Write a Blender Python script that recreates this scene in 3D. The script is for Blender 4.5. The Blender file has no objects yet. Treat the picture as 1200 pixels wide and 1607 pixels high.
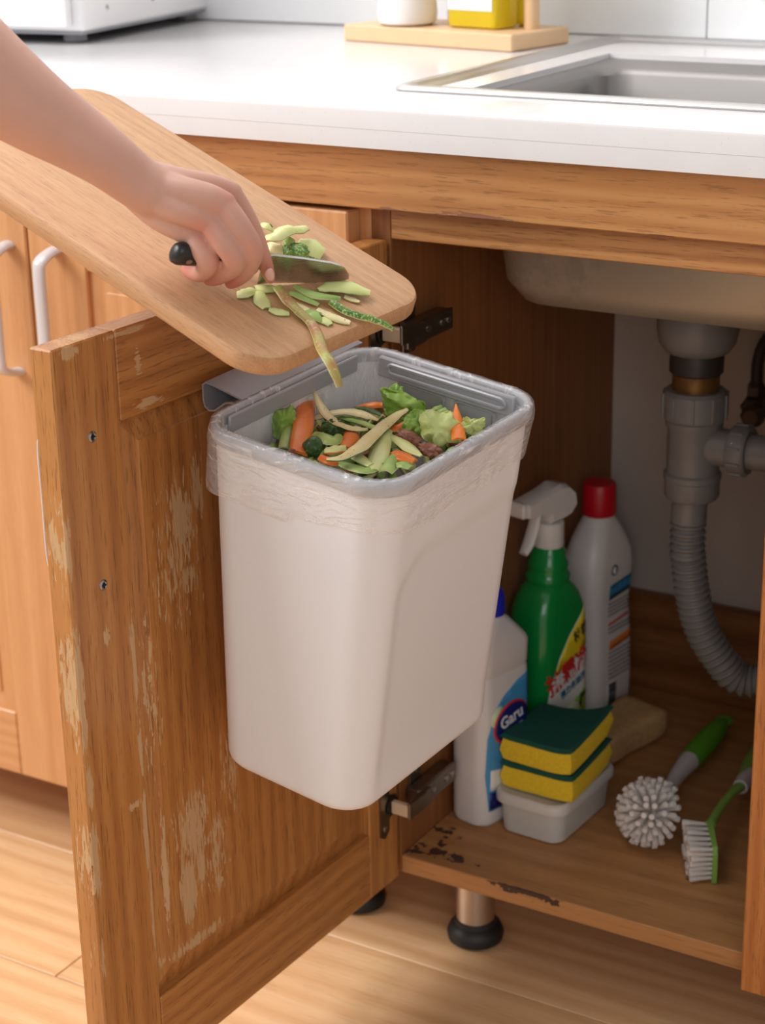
import bpy, bmesh, math, random
from mathutils import Vector, Matrix, Euler, noise
D = bpy.data; SC = bpy.context.scene; COL = SC.collection
PI = math.pi; R = math.radians
random.seed(7)
V = Vector

# ------------------------------------------------------------------ camera
cam = D.cameras.new('camera'); co = D.objects.new('camera', cam); COL.objects.link(co); SC.camera = co
cam.sensor_fit = 'VERTICAL'; cam.sensor_height = 36; cam.lens = 66.16
right = V((0.85830943, 0.51278345, -0.0189222)); up = V((-0.15929608, 0.30132504, 0.94012126)); fwd = V((-0.48778036, 0.80390071, -0.34031452))
m = Matrix((right, up, -fwd)).transposed().to_4x4(); m.translation = V((0.79720169, -1.33535283, 1.00823156)); co.matrix_world = m
cam.clip_start = .05
cam.dof.use_dof = True; cam.dof.focus_distance = 1.36; cam.dof.aperture_fstop = 9
# ------------------------------------------------------------------ world, lights, exposure
W = D.worlds.new('world'); SC.world = W; W.use_nodes = True
W.node_tree.nodes['Background'].inputs[0].default_value = (1, .985, .97, 1)
W.node_tree.nodes['Background'].inputs[1].default_value = .50
def area(name, loc, target, sx, sy, power, color=(1, 1, 1)):
    l = D.lights.new(name, 'AREA'); l.shape = 'RECTANGLE'; l.size = sx; l.size_y = sy; l.energy = power; l.color = color
    o = D.objects.new(name, l); COL.objects.link(o); o.location = loc
    o.rotation_euler = (V(target) - V(loc)).to_track_quat('-Z', 'Y').to_euler(); return o
area('window_light', (-1.9, -1.35, 1.95), (0, -.1, .5), 1.0, 1.0, 52, (1, .99, .975))
area('ceiling_light', (-.75, -.25, 2.5), (.0, -.1, .3), 1.1, 1.1, 26, (1, .99, .98))
area('fill_light', (1.7, -2.6, 1.5), (.15, 0, .35), 1.4, 1.2, 12, (1, .99, .98))  # added fill from the camera side, brightens bin, door and shelf
SC.view_settings.view_transform = 'Standard'; SC.view_settings.look = 'None'
SC.view_settings.gamma = 1; SC.view_settings.use_curve_mapping = False; SC.view_settings.exposure = 0.0

# ------------------------------------------------------------------ helpers
def tag(o, label=None, cat=None, group=None, kind=None):
    if label: o['label'] = label
    if cat: o['category'] = cat
    if group: o['group'] = group
    if kind: o['kind'] = kind
    return o
def thing(name, label, cat, loc=(0, 0, 0), rot=(0, 0, 0), group=None):
    o = D.objects.new(name, None); COL.objects.link(o); o.empty_display_size = .02
    o.location = loc; o.rotation_euler = rot
    return tag(o, label, cat, group)
class MB:
    """collects shapes; .o() links them as one mesh object"""
    def __init__(s): s.v = []; s.f = []; s.mi = []
    def add(s, vs, fs, mi=0):
        n = len(s.v); s.v += [tuple(v) for v in vs]
        s.f += [tuple(i + n for i in f) for f in fs]; s.mi += [mi] * len(fs); return s
    def box(s, lo, hi, b=.001, mi=0, M=None, seg=1):
        bm = bmesh.new(); bmesh.ops.create_cube(bm, size=1)
        for v in bm.verts: v.co = V(((lo[i] + hi[i]) / 2 + v.co[i] * (hi[i] - lo[i]) for i in range(3)))
        if b: bmesh.ops.bevel(bm, geom=bm.edges[:], offset=b, segments=seg, affect='EDGES', profile=.5)
        return s.bm(bm, mi, M)
    def bm(s, bm, mi=0, M=None):
        bm.verts.index_update()
        s.add([(M @ v.co if M else v.co) for v in bm.verts], [[v.index for v in f.verts] for f in bm.faces], mi); bm.free(); return s
    def loft(s, rings, cap0=True, cap1=True, mi=0, closed=True):
        n = len(rings[0]); vs = [p for r in rings for p in r]; fs = []
        for j in range(len(rings) - 1):
            for i in range(n if closed else n - 1):
                k = (i + 1) % n; fs.append((j * n + i, j * n + k, (j + 1) * n + k, (j + 1) * n + i))
        if cap0: fs.append(tuple(range(n))[::-1])
        if cap1: fs.append(tuple(range((len(rings) - 1) * n, len(rings) * n)))
        return s.add(vs, fs, mi)
    def rev(s, prof, c=(0, 0), n=32, mi=0, cap0=True, cap1=True, M=None):
        rings = [[V((c[0] + r * math.cos(2 * PI * i / n), c[1] + r * math.sin(2 * PI * i / n), z)) for i in range(n)] for r, z in prof]
        if M: rings = [[M @ p for p in r] for r in rings]
        return s.loft(rings, cap0, cap1, mi)
    def tube(s, pts, rad, n=12, mi=0, cap=True, flat=1.0, upv=(0, 0, 1)):
        pts = [V(p) for p in pts]; N = len(pts); rings = []
        if not hasattr(rad, '__len__'): rad = [rad] * N
        t = (pts[1] - pts[0]).normalized(); u = V(upv) - t * V(upv).dot(t)
        if u.length < 1e-3: u = V((1, 0, 0)) - t * t.x
        u.normalize()
        for i in range(N):
            t = (pts[min(i + 1, N - 1)] - pts[max(i - 1, 0)]).normalized()
            u = (u - t * u.dot(t)).normalized(); w = t.cross(u)
            rings.append([pts[i] + (u * math.cos(2 * PI * k / n) * flat + w * math.sin(2 * PI * k / n)) * rad[i] for k in range(n)])
        return s.loft(rings, cap, cap, mi)
    def o(s, name, mat, parent=None, smooth=False, recenter=False):
        me = D.meshes.new(name); me.from_pydata(s.v, [], s.f); me.polygons.foreach_set('material_index', s.mi)
        for m_ in (mat if isinstance(mat, (list, tuple)) else [mat]): me.materials.append(m_)
        bm = bmesh.new(); bm.from_mesh(me); bmesh.ops.recalc_face_normals(bm, faces=bm.faces[:]); bm.to_mesh(me); bm.free()
        if smooth:
            me.polygons.foreach_set('use_smooth', [True] * len(me.polygons))
            try: me.set_sharp_from_angle(angle=R(smooth if smooth is not True else 40))
            except Exception: pass
        ob = D.objects.new(name, me); COL.objects.link(ob)
        if parent: ob.parent = parent
        if recenter:
            lo = [min(v[i] for v in s.v) for i in range(3)]; hi = [max(v[i] for v in s.v) for i in range(3)]
            c = V(((lo[0] + hi[0]) / 2, (lo[1] + hi[1]) / 2, lo[2])); me.transform(Matrix.Translation(-c)); ob.location = c
        return ob
def mod(o, t, **k):
    m_ = o.modifiers.new(t.lower(), t)
    for a, b in k.items(): setattr(m_, a, b)
    return m_
def rrect(cx, cy, z, hx, hy, r, n=6):
    out = []
    for sx, sy, a0 in ((1, 1, 0), (-1, 1, 90), (-1, -1, 180), (1, -1, 270)):
        for i in range(n + 1):
            a = R(a0 + 90 * i / n); out.append(V((cx + sx * (hx - r) + r * math.cos(a), cy + sy * (hy - r) + r * math.sin(a), z)))
    return out
def cr(pts, per=6):
    """Catmull-Rom through points"""
    P = [V(p) for p in pts]; out = []
    for i in range(len(P) - 1):
        a, b, c, d = P[max(i - 1, 0)], P[i], P[i + 1], P[min(i + 2, len(P) - 1)]
        for k in range(per):
            t = k / per
            out.append(.5 * ((2 * b) + (c - a) * t + (2 * a - 5 * b + 4 * c - d) * t * t + (3 * b - a - 3 * c + d) * t ** 3))
    out.append(P[-1]); return out
def crs(vals, per=6):
    return [v.x for v in cr([(x, 0, 0) for x in vals], per)]

# ------------------------------------------------------------------ materials
def srgb(r, g, b):
    f = lambda c: (c / 255 / 12.92) if c / 255 <= .04045 else ((c / 255 + .055) / 1.055) ** 2.4
    return (f(r), f(g), f(b), 1)
class NT:
    def __init__(s, name):
        s.m = D.materials.new(name); s.m.use_nodes = True; s.t = s.m.node_tree; s.b = s.t.nodes['Principled BSDF']
        s.tc = s.n('ShaderNodeTexCoord')
    def n(s, t, **k):
        x = s.t.nodes.new(t)
        for a, b in k.items(): setattr(x, a, b)
        return x
    def l(s, a, b): s.t.links.new(a, b)
    def setv(s, sock, v):
        if hasattr(v, 'is_linked'): s.l(v, sock)
        else: sock.default_value = v
    def math(s, op, a, b=0.0, clamp=False):
        x = s.n('ShaderNodeMath', operation=op); x.use_clamp = clamp; s.setv(x.inputs[0], a); s.setv(x.inputs[1], b); return x.outputs[0]
    def noise(s, scale, vec=None, detail=4, rough=.6, dist=0.0):
        x = s.n('ShaderNodeTexNoise'); x.inputs['Scale'].default_value = scale; x.inputs['Detail'].default_value = detail
        x.inputs['Roughness'].default_value = rough; x.inputs['Distortion'].default_value = dist
        s.l(vec if vec else s.tc.outputs['Object'], x.inputs['Vector']); return x.outputs['Fac']
    def map(s, vec, scale=(1, 1, 1), loc=(0, 0, 0), rot=(0, 0, 0)):
        x = s.n('ShaderNodeMapping'); s.l(vec, x.inputs[0]); x.inputs['Scale'].default_value = scale
        x.inputs['Location'].default_value = loc; x.inputs['Rotation'].default_value = rot; return x.outputs[0]
    def ramp(s, f, stops):
        x = s.n('ShaderNodeValToRGB'); s.l(f, x.inputs[0]); e = x.color_ramp.elements
        while len(e) < len(stops): e.new(.5)
        for i, (p, c) in enumerate(stops): e[i].position = p; e[i].color = c if hasattr(c, '__len__') else (c, c, c, 1)
        return x.outputs[0]
    def mix(s, f, a, b, bt='MIX'):
        x = s.n('ShaderNodeMix', data_type='RGBA', blend_type=bt); s.setv(x.inputs[0], f); s.setv(x.inputs[6], a); s.setv(x.inputs[7], b); return x.outputs[2]
    def bump(s, h, strength=.2, dist=.001):
        x = s.n('ShaderNodeBump'); x.inputs['Strength'].default_value = strength; x.inputs['Distance'].default_value = dist
        s.l(h, x.inputs['Height']); s.l(x.outputs[0], s.b.inputs['Normal'])
    def set(s, **k):
        for a, v in k.items():
            nm = {'base': 'Base Color', 'rough': 'Roughness', 'metal': 'Metallic', 'spec': 'Specular IOR Level', 'coat': 'Coat Weight', 'coatr': 'Coat Roughness',
                  'sss': 'Subsurface Weight', 'sssr': 'Subsurface Radius', 'ssss': 'Subsurface Scale', 'trans': 'Transmission Weight', 'ior': 'IOR', 'alpha': 'Alpha', 'sheen': 'Sheen Weight'}[a]
            s.setv(s.b.inputs[nm], v)
        return s
def plain(name, rgb, rough=.5, var=.06, vs=40, bump=0, **k):
    t = NT(name); c = srgb(*rgb); d = tuple(x * (1 - var * 2.5) for x in c[:3]) + (1,)
    f = t.noise(vs); t.set(base=t.mix(t.math('MULTIPLY', f, 1.0), d, tuple(min(1, x * (1 + var)) for x in c[:3]) + (1,)), rough=rough, **k)
    if bump: t.bump(t.noise(vs * 4, detail=3), bump)
    return t.m
def wood(name, light, mid, dark, axis='Z', rough=.38, coat=.15, s=1.0, pores=.5, wear=None, wearc=(206, 168, 124), rnd=False, marks=None, fig=1.0, cath=.35):
    """axis = grain direction; wear = [(x,y,z,rx,ry,rz,strength)] patches where the veneer has come off"""
    t = NT(name); o = t.tc.outputs['Object']
    if rnd:
        oi = t.n('ShaderNodeObjectInfo'); cx = t.n('ShaderNodeCombineXYZ')
        t.l(t.math('MULTIPLY', oi.outputs['Random'], 17.0), cx.inputs[0]); t.l(t.math('MULTIPLY', oi.outputs['Random'], 7.0), cx.inputs[1]); t.l(t.math('MULTIPLY', oi.outputs['Random'], 5.0), cx.inputs[2])
        va = t.n('ShaderNodeVectorMath', operation='ADD'); t.l(o, va.inputs[0]); t.l(cx.outputs[0], va.inputs[1]); o = va.outputs[0]
    st = {'X': (1, 26, 26), 'Y': (26, 1, 26), 'Z': (26, 26, 1)}[axis]
    fine = {'X': (34, 640, 640), 'Y': (640, 34, 640), 'Z': (640, 640, 34)}[axis]
    big = {'X': (1.0, 9, 9), 'Y': (9, 1.0, 9), 'Z': (9, 9, 1.0)}[axis]
    a = t.noise(3.2 * s, t.map(o, st), 9, .74, .5)
    b = t.noise(1.0 * s, t.map(o, fine), 3, .7)
    w = t.n('ShaderNodeTexWave', wave_type='RINGS', rings_direction=axis); w.inputs['Scale'].default_value = 2.6 * s
    w.inputs['Distortion'].default_value = 5; w.inputs['Detail'].default_value = 3; w.inputs['Detail Scale'].default_value = 1.1; w.inputs['Detail Roughness'].default_value = .6
    t.l(t.map(o, big, loc=(.3, .7, .2)), w.inputs['Vector'])
    f = t.math('ADD', t.math('MULTIPLY', a, 1 - cath), t.math('MULTIPLY', w.outputs['Fac'], cath))
    f = t.math('ADD', t.math('MULTIPLY', t.math('SUBTRACT', f, .5), fig), .5)
    col = t.ramp(f, [(.18, srgb(*dark)), (.5, srgb(*mid)), (.82, srgb(*light))])
    pf = t.ramp(b, [(.37, 0.0), (.45, 1.0)])
    col = t.mix(t.math('MULTIPLY', t.math('SUBTRACT', 1.0, pf), pores), col, tuple(x * .45 for x in srgb(*dark)[:3]) + (1,))
    h = t.math('ADD', pf, t.math('MULTIPLY', a, .6)); r = rough
    if wear or marks:
        raw = t.tc.outputs['Object']
        streak = t.noise(1.0, t.map(raw, {'X': (60, 480, 480), 'Y': (480, 60, 480), 'Z': (420, 420, 55)}[axis]), 4, .6, .6)
        def patchmask(lst, ns):
            acc = None
            for (x, y, z, rx, ry, rz, k) in lst:
                v1 = t.n('ShaderNodeVectorMath', operation='SUBTRACT'); t.l(raw, v1.inputs[0]); v1.inputs[1].default_value = (x, y, z)
                v2 = t.n('ShaderNodeVectorMath', operation='MULTIPLY'); t.l(v1.outputs[0], v2.inputs[0]); v2.inputs[1].default_value = (1 / rx, 1 / ry, 1 / rz)
                v3 = t.n('ShaderNodeVectorMath', operation='LENGTH'); t.l(v2.outputs[0], v3.inputs[0])
                q = t.math('MULTIPLY', t.math('SUBTRACT', 1.0, v3.outputs['Value'], True), k)
                acc = q if acc is None else t.math('MAXIMUM', acc, q)
            e = t.math('ADD', t.math('MULTIPLY', ns, 1.0), t.math('MULTIPLY', acc, .5))
            return t.ramp(t.math('MULTIPLY', e, t.math('GREATER_THAN', acc, .001)), [(.665, 0.0), (.685, 1.0)])
        if wear:
            mk = patchmask(wear, streak)
            fibre = t.noise(1.0, t.map(raw, fine), 3, .6)
            col = t.mix(mk, col, t.mix(fibre, srgb(*[c * .88 for c in wearc]), srgb(*[min(255, c * 1.06) for c in wearc])))
            h = t.math('SUBTRACT', h, t.math('MULTIPLY', mk, 3.0)); r = t.math('ADD', t.math('MULTIPLY', mk, .35), rough)
        if marks:
            mk = patchmask(marks, t.noise(90, detail=4)); col = t.mix(mk, col, srgb(70, 48, 38))
    t.set(base=col, rough=r, coat=coat, coatr=.25); t.bump(h, .18, .0006)
    return t.m
OAK = ((208, 152, 96), (190, 132, 78), (160, 102, 56))
LIT_OAK = ((222, 172, 124), (208, 152, 102), (184, 126, 78))  # same oak, lightened for the left fronts that face the light
DOORC = ((204, 146, 84), (186, 124, 66), (148, 92, 46))
M = {}
M['rail'] = wood('oak_rail', *OAK, 'X', pores=.45, fig=.62, s=.9, wear=[(.09, -.02, .7165, .05, .02, .006, 1.0), (.02, -.02, .716, .03, .02, .003, .8), (.25, -.02, .716, .02, .02, .002, .8)], wearc=(150, 100, 72))
M['oakz'] = wood('oak_vertical', *OAK, 'Z')
M['oakx'] = wood('oak_across', *OAK, 'X')
M['litoakz'] = wood('lit_oak_vertical', *LIT_OAK, 'Z', pores=.12, fig=.7, cath=.2)
M['litoakx'] = wood('lit_oak_across', *LIT_OAK, 'X', pores=.12, fig=.7, cath=.2)
M['inner'] = wood('cabinet_lining', (162, 106, 60), (142, 88, 46), (112, 66, 34), 'Z', pores=.2, rough=.5, coat=0, cath=.1)  # wood tone darkened to deepen the shade inside the cabinet
M['shelf'] = wood('cabinet_base_board', (204, 152, 100), (184, 130, 80), (148, 100, 58), 'X', pores=.25, s=.6, fig=.75, cath=.15, rough=.5, coat=0,
                  marks=[(.035, .02, .102, .04, .014, .02, .6), (.012, .012, .102, .02, .012, .02, .65), (.02, .06, .102, .03, .012, .02, .5), (.13, .0, .102, .05, .003, .01, 1), (.25, .09, .102, .006, .003, .02, 1), (.02, .04, .102, .01, .03, .02, .5)])
M['back'] = wood('back_plank_wood', (160, 104, 60), (140, 86, 46), (112, 66, 32), 'X', rough=.5, coat=0)
wr = [(.0, -.4055, .44, .03, .006, .07, 1.05), (.0, -.4035, .36, .03, .0045, .03, .9), (.0, -.4045, .30, .03, .006, .05, .95), (.0, -.4065, .55, .03, .004, .05, .7), (0, -.405, .22, .03, .004, .03, .6),
      (0, -.3475, .44, .03, .0042, .045, 1.1), (0, -.3465, .365, .03, .0045, .03, 1.0), (0, -.347, .30, .03, .0045, .05, 1.15), (0, -.345, .23, .03, .0045, .06, 1.0), (0, -.375, .47, .03, .006, .015, .6), (0, -.358, .325, .03, .012, .005, .8),
      (0, -.283, .53, .03, .018, .045, .86), (0, -.262, .55, .03, .010, .04, .68), (0, -.28, .48, .03, .018, .022, .6), (0, -.29, .50, .03, .04, .08, .42),
      (0, -.300, .222, .03, .014, .040, 1.25), (0, -.283, .235, .03, .009, .03, .9), (0, -.29, .27, .03, .035, .06, .62), (0, -.325, .25, .03, .005, .07, .85), (0, -.262, .24, .03, .02, .06, .55), (0, -.24, .30, .03, .02, .06, .45), (0, -.33, .40, .03, .02, .09, .38),
      (0, -.30, .172, .03, .06, .008, .7), (0, -.315, .628, .03, .022, .005, .9), (0, -.322, .66, .03, .005, .016, .72), (0, -.33, .684, .03, .03, .003, 1.0), (0, -.392, .683, .03, .014, .007, 1.1), (-.01, -.37, .688, .012, .025, .002, .7), (-.01, -.3, .688, .012, .08, .002, .5)]
M['doorz'] = wood('worn_oak_vertical', *DOORC, 'Z', pores=.5, fig=.62, s=.8, wear=wr)
M['doory'] = wood('worn_oak_across', *DOORC, 'Y', pores=.5, fig=.62, s=.8, wear=wr)
M['stilez'] = wood('oak_door_stile', (206, 138, 78), (190, 118, 60), (160, 90, 42), 'Z', pores=.5, fig=.6)
M['floor'] = wood('laminate', (240, 204, 160), (228, 184, 136), (200, 150, 102), 'X', rnd=True, pores=.15, rough=.35, coat=.1, s=.55, cath=.25, fig=.8)
M['bamboo'] = wood('bamboo_board', (216, 172, 132), (200, 152, 110), (176, 126, 86), 'X', pores=.4, rough=.55, coat=0, cath=.05, fig=.9, s=1.6, marks=None)
M['tray'] = plain('pale_bamboo', (226, 188, 146), .45, .05, 30)
M['white_plastic'] = plain('white_plastic', (226, 222, 220), .4, .02, 20)
M['appliance'] = plain('appliance_enamel', (236, 236, 238), .28, .02, 10)
M['grey_trim'] = plain('grey_trim', (150, 152, 158), .35, .03, 20)
M['handle'] = plain('handle_enamel', (208, 202, 204), .35, .03, 20, coat=.3)
M['rubber'] = plain('black_rubber', (32, 30, 30), .5, .1, 60)
M['dark'] = plain('dark_gap', (26, 20, 18), .8, .1, 60)
def metal(name, rgb, rough=.3, var=.15, sc=60, dirt=0, brushed=None):
    t = NT(name); f = t.noise(sc, t.map(t.tc.outputs['Object'], brushed) if brushed else None, 4)
    c = srgb(*rgb); col = t.mix(f, tuple(x * (1 - var * 2) for x in c[:3]) + (1,), c)
    rr = t.math('ADD', t.math('MULTIPLY', f, .2), rough - .1)
    me_ = 1.0
    if dirt:
        d = t.ramp(t.noise(14, detail=8, rough=.75), [(.52, 0.0), (.60 - dirt * .05, 1.0)])
        d = t.math('MULTIPLY', d, dirt)
        col = t.mix(d, col, srgb(96, 66, 44)); rr = t.math('ADD', rr, t.math('MULTIPLY', d, .3)); me_ = t.math('SUBTRACT', .55, t.math('MULTIPLY', d, .4))
    t.set(base=col, metal=me_, rough=rr); t.bump(f, .05, .0005); return t.m
M['steel'] = metal('brushed_steel', (206, 203, 202), .34, .06, 20, brushed=(1, 30, 30))
M['steel_bowl'] = metal('dimmed_steel_bowl', (150, 146, 144), .5, .08, 20, brushed=(1, 30, 30))  # darker copy of the rim steel, bowl reflections dimmed by colour
M['steel_under'] = metal('dirty_steel', (206, 194, 176), .42, .06, 8, dirt=.25)
M['hinge'] = metal('nickel_hinge', (150, 138, 126), .35, .15, 90)
M['hinge_light'] = plain('bright_hinge_link', (236, 216, 188), .4, .03, 60, metal=.25)
M['chrome'] = metal('screw_metal', (190, 190, 188), .25, .2, 200)
M['leg'] = metal('brushed_leg_metal', (214, 198, 184), .38, .06, 20, brushed=(30, 30, 1))
M['blade'] = metal('knife_blade', (204, 202, 198), .28, .06, 20, brushed=(2, 2, 40))
M['valve'] = metal('tarnished_brass', (96, 82, 72), .4, .25, 60, dirt=.4)
M['pipe'] = plain('grey_pvc', (128, 126, 126), .42, .05, 40, coat=.1)
M['pipe_dark'] = plain('black_pvc', (56, 52, 48), .5, .1, 60)
# counter stone
t = NT('quartz_stone'); vo = t.n('ShaderNodeTexVoronoi'); vo.inputs['Scale'].default_value = 420; t.l(t.tc.outputs['Object'], vo.inputs['Vector'])
sp = t.ramp(vo.outputs['Distance'], [(.10, 1.0), (.16, 0.0)]); sp = t.math('MULTIPLY', sp, t.ramp(t.noise(160), [(.55, 0.0), (.62, 1.0)]))
t.set(base=t.mix(t.math('MULTIPLY', sp, .5), t.mix(t.noise(30), srgb(222, 219, 220), srgb(230, 228, 229)), srgb(150, 140, 138)), rough=.16, spec=.5); M['quartz'] = t.m
# glazed tiles
t = NT('glazed_tile'); t.set(base=t.mix(t.noise(4), srgb(232, 234, 236), srgb(240, 241, 243)), rough=.15); M['tile'] = t.m
M['grout'] = plain('grout', (206, 198, 190), .8)
M['plaster'] = plain('white_back_board', (196, 184, 176), .7, .05, 12)
M['binbody'] = None
t = NT('milky_polypropylene'); t.set(base=t.mix(t.noise(8), srgb(238, 236, 241), srgb(241, 239, 243)), rough=.42, sss=.25, sssr=(.02, .018, .016), ssss=1.0, spec=.4); t.bump(t.noise(60, detail=2), .02, .0005); M['binbody'] = t.m
M['rim'] = plain('grey_rim_plastic', (172, 172, 178), .35, .03, 30, coat=.2)
M['rimdark'] = plain('grey_bracket_plastic', (146, 144, 150), .4, .03, 30)
def film(name, sc1, thr, sc2, bs, al=.15):
    t = NT(name); ob_ = t.tc.outputs['Object']
    st_ = t.ramp(t.noise(1, t.map(ob_, sc1), 3, .5, 1.6), [(thr, 0.0), (thr + .16, 1.0)]); cl_ = t.ramp(t.noise(30), [(.3, 0.0), (.7, 1.0)])  # white opacity streaks stand in for highlights on the film's wrinkles
    g = t.math('ADD', t.math('ADD', t.math('MULTIPLY', st_, .5), t.math('MULTIPLY', cl_, .10)), al)
    t.set(base=(.95, .94, .95, 1), rough=.14, alpha=g, spec=1.0); t.bump(t.noise(1, t.map(ob_, sc2), 3, .5, 2.0), bs, .004); return t.m
M['film'] = film('liner_film', (70, 70, 16), .54, (60, 60, 20), .8)
M['film_skirt'] = film('liner_skirt_film', (16, 16, 95), .58, (22, 22, 80), 1.0, .24)
# skin, coloured by the 'pink' attribute
t = NT('skin'); at = t.n('ShaderNodeAttribute', attribute_name='pink'); pk = at.outputs['Fac']
c0 = t.mix(t.noise(35, detail=5), srgb(204, 155, 138), srgb(214, 168, 150)); c0 = t.mix(t.math('MULTIPLY', pk, .75), c0, srgb(206, 116, 98))
t.set(base=c0, rough=.48, sss=.18, sssr=(.012, .004, .002), ssss=1.0, spec=.35)
vo = t.n('ShaderNodeTexVoronoi'); vo.inputs['Scale'].default_value = 900; t.l(t.tc.outputs['Object'], vo.inputs['Vector']); t.bump(t.math('ADD', vo.outputs['Distance'], t.noise(120, detail=6)), .12, .0004); M['skin'] = t.m
M['nail'] = plain('nail', (236, 186, 170), .25, .02, 30, coat=.5)
M['sleeve'] = plain('sleeve', (210, 205, 200), .9)
def veg(name, a, b, scale=60, rough=.4, streak=None, spots=None, sss=.15):
    t = NT(name); v = t.map(t.tc.outputs['Object'], streak) if streak else None
    col = t.mix(t.ramp(t.noise(scale, v, 5), [(.35, 0.0), (.65, 1.0)]), srgb(*a), srgb(*b))
    if spots: col = t.mix(t.ramp(t.noise(spots[0], detail=2), [(spots[1], 0.0), (spots[1] + .06, 1.0)]), col, srgb(*spots[2]))
    t.set(base=col, rough=rough, sss=sss, sssr=(.004, .004, .001), ssss=1.0); t.bump(t.noise(scale * 4), .25, .0005); return t.m
M['peel_skin'] = veg('green_peel_skin', (60, 104, 34), (112, 150, 60), 90, spots=(650, .54, (176, 200, 120)))
M['peel_flesh'] = veg('pale_green_flesh', (206, 212, 128), (226, 228, 164), 30)
M['peel_green'] = veg('fresh_green_flesh', (136, 172, 84), (184, 206, 124), 30)
M['peel_red'] = veg('reddish_green_peel', (176, 112, 80), (160, 168, 84), 55, spots=(500, .6, (196, 190, 120)))
M['peel_cream'] = veg('cream_flesh', (240, 228, 176), (226, 206, 148), 40, spots=(300, .66, (170, 130, 90)))
M['carrot'] = veg('carrot', (236, 112, 30), (246, 146, 62), 40, streak=(1, 1, 8))
M['leaf'] = veg('lettuce_leaf', (110, 158, 56), (166, 196, 96), 25, sss=.2)
M['leafpale'] = veg('pale_cabbage', (190, 206, 116), (218, 226, 154), 25, sss=.2)
M['darkgreen'] = veg('dark_cucumber_skin', (40, 72, 36), (74, 108, 52), 120, spots=(500, .6, (110, 140, 80)))
M['meat'] = veg('cooked_meat', (122, 70, 56), (176, 118, 96), 120)
M['brownmix'] = veg('brown_scrap', (98, 70, 40), (140, 116, 62), 60)
M['jar'] = plain('white_ceramic_jar', (236, 230, 226), .4, .03, 20)
t = NT('cooking_oil'); t.set(base=srgb(240, 212, 40), rough=.05, trans=.35, ior=1.3); M['oil'] = t.m
M['paper'] = plain('paper_label', (240, 240, 240), .5, .01, 20)
def flat(name, rgb, rough=.4): 
    return plain(name, rgb, rough, .03, 60)
M['bottle_white'] = plain('white_bottle_plastic', (226, 220, 218), .35, .02, 20, sss=.1)
M['bottle_green'] = plain('green_bottle_plastic', (16, 140, 66), .22, .04, 20, coat=.3)
M['red'] = flat('red_cap', (196, 16, 34)); M['blue'] = flat('blue_cap', (32, 40, 190))
M['lblue'] = flat('label_light_blue', (70, 150, 205)); M['navy'] = flat('label_navy', (22, 32, 110)); M['lred'] = flat('label_red', (214, 48, 44))
M['lwhite'] = flat('label_white', (236, 236, 232)); M['lyellow'] = flat('label_yellow', (236, 208, 40)); M['lgreen'] = flat('label_green', (140, 178, 70)); M['lblack'] = flat('label_ink', (40, 46, 54)); M['lorange'] = flat('label_orange', (226, 126, 56)); M['lteal'] = flat('label_teal', (24, 104, 140)); M['lpale'] = flat('label_pale_green', (214, 226, 190))
M['sponge'] = plain('yellow_sponge', (246, 208, 44), .9, .12, 300, .6)
M['scour'] = plain('green_scouring_fibre', (12, 92, 78), .95, .15, 400, .9)
M['loofah'] = plain('tan_fibre_sponge', (216, 172, 118), .95, .18, 180, 1.0)
M['box'] = plain('milky_box', (212, 204, 198), .35, .02, 20, sss=.15)
M['grip'] = plain('green_grip', (96, 178, 40), .4, .04, 40); M['gripdull'] = plain('soft_green_plastic', (140, 186, 84), .4, .04, 40)
M['bristle'] = plain('bristle', (244, 236, 230), .7, .1, 500, .5)
M['brushwhite'] = plain('brush_white', (220, 214, 220), .35, .02, 40)
M['knifegrip'] = plain('black_knife_handle', (34, 34, 36), .35, .06, 60)

# ------------------------------------------------------------------ setting
def struct(mb, name, mat, parent=None, **k):
    o = mb.o(name, mat, parent, **k)
    if not parent: o['kind'] = 'structure'
    return o
fl = struct(MB().box((-1.9, -2.4, -.05), (2.0, .62, -.004), 0), 'floor', M['dark'])
plank_me = None
for r in range(-9, 4):
    y0 = -.2 + .185 * r; x = -1.9 if r % 2 else -2.05 - .1 * (r % 4)
    if r == 0: x = -.262 - 1.24 * 2
    while x < 2.0:
        a, b = max(x, -1.9), min(x + 1.24, 2.0)
        if b - a > .02 and y0 > -2.3:
            if b - a > 1.23 and plank_me:
                q = D.objects.new('plank', plank_me); COL.objects.link(q); q.parent = fl; q.location = (a, y0, 0)
            else:
                q = MB().box((.0006, .0006, -.004), (b - a - .0006, min(.1844, .62 - y0), 0), .0006).o('plank', M['floor'], fl); q.location = (a, y0, 0)
                if b - a > 1.23 and y0 + .185 < .6: plank_me = q.data
        x += 1.24
wb = struct(MB().box((-1.9, .5445, 0), (2.0, .62, 2.4), 0), 'wall_back', M['grout'])
for i in range(-3, 3):      # glazed tiles above the worktop, joint at x = .061
    for j in range(3):
        x0 = .061 + i * .9
        MB().box((x0 + .0007, .5385, .8 + j * .3 + .001), (x0 + .8993, .5446, 1.1 + j * .3 - .001), .0006).o('tile', M['tile'], wb)

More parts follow.
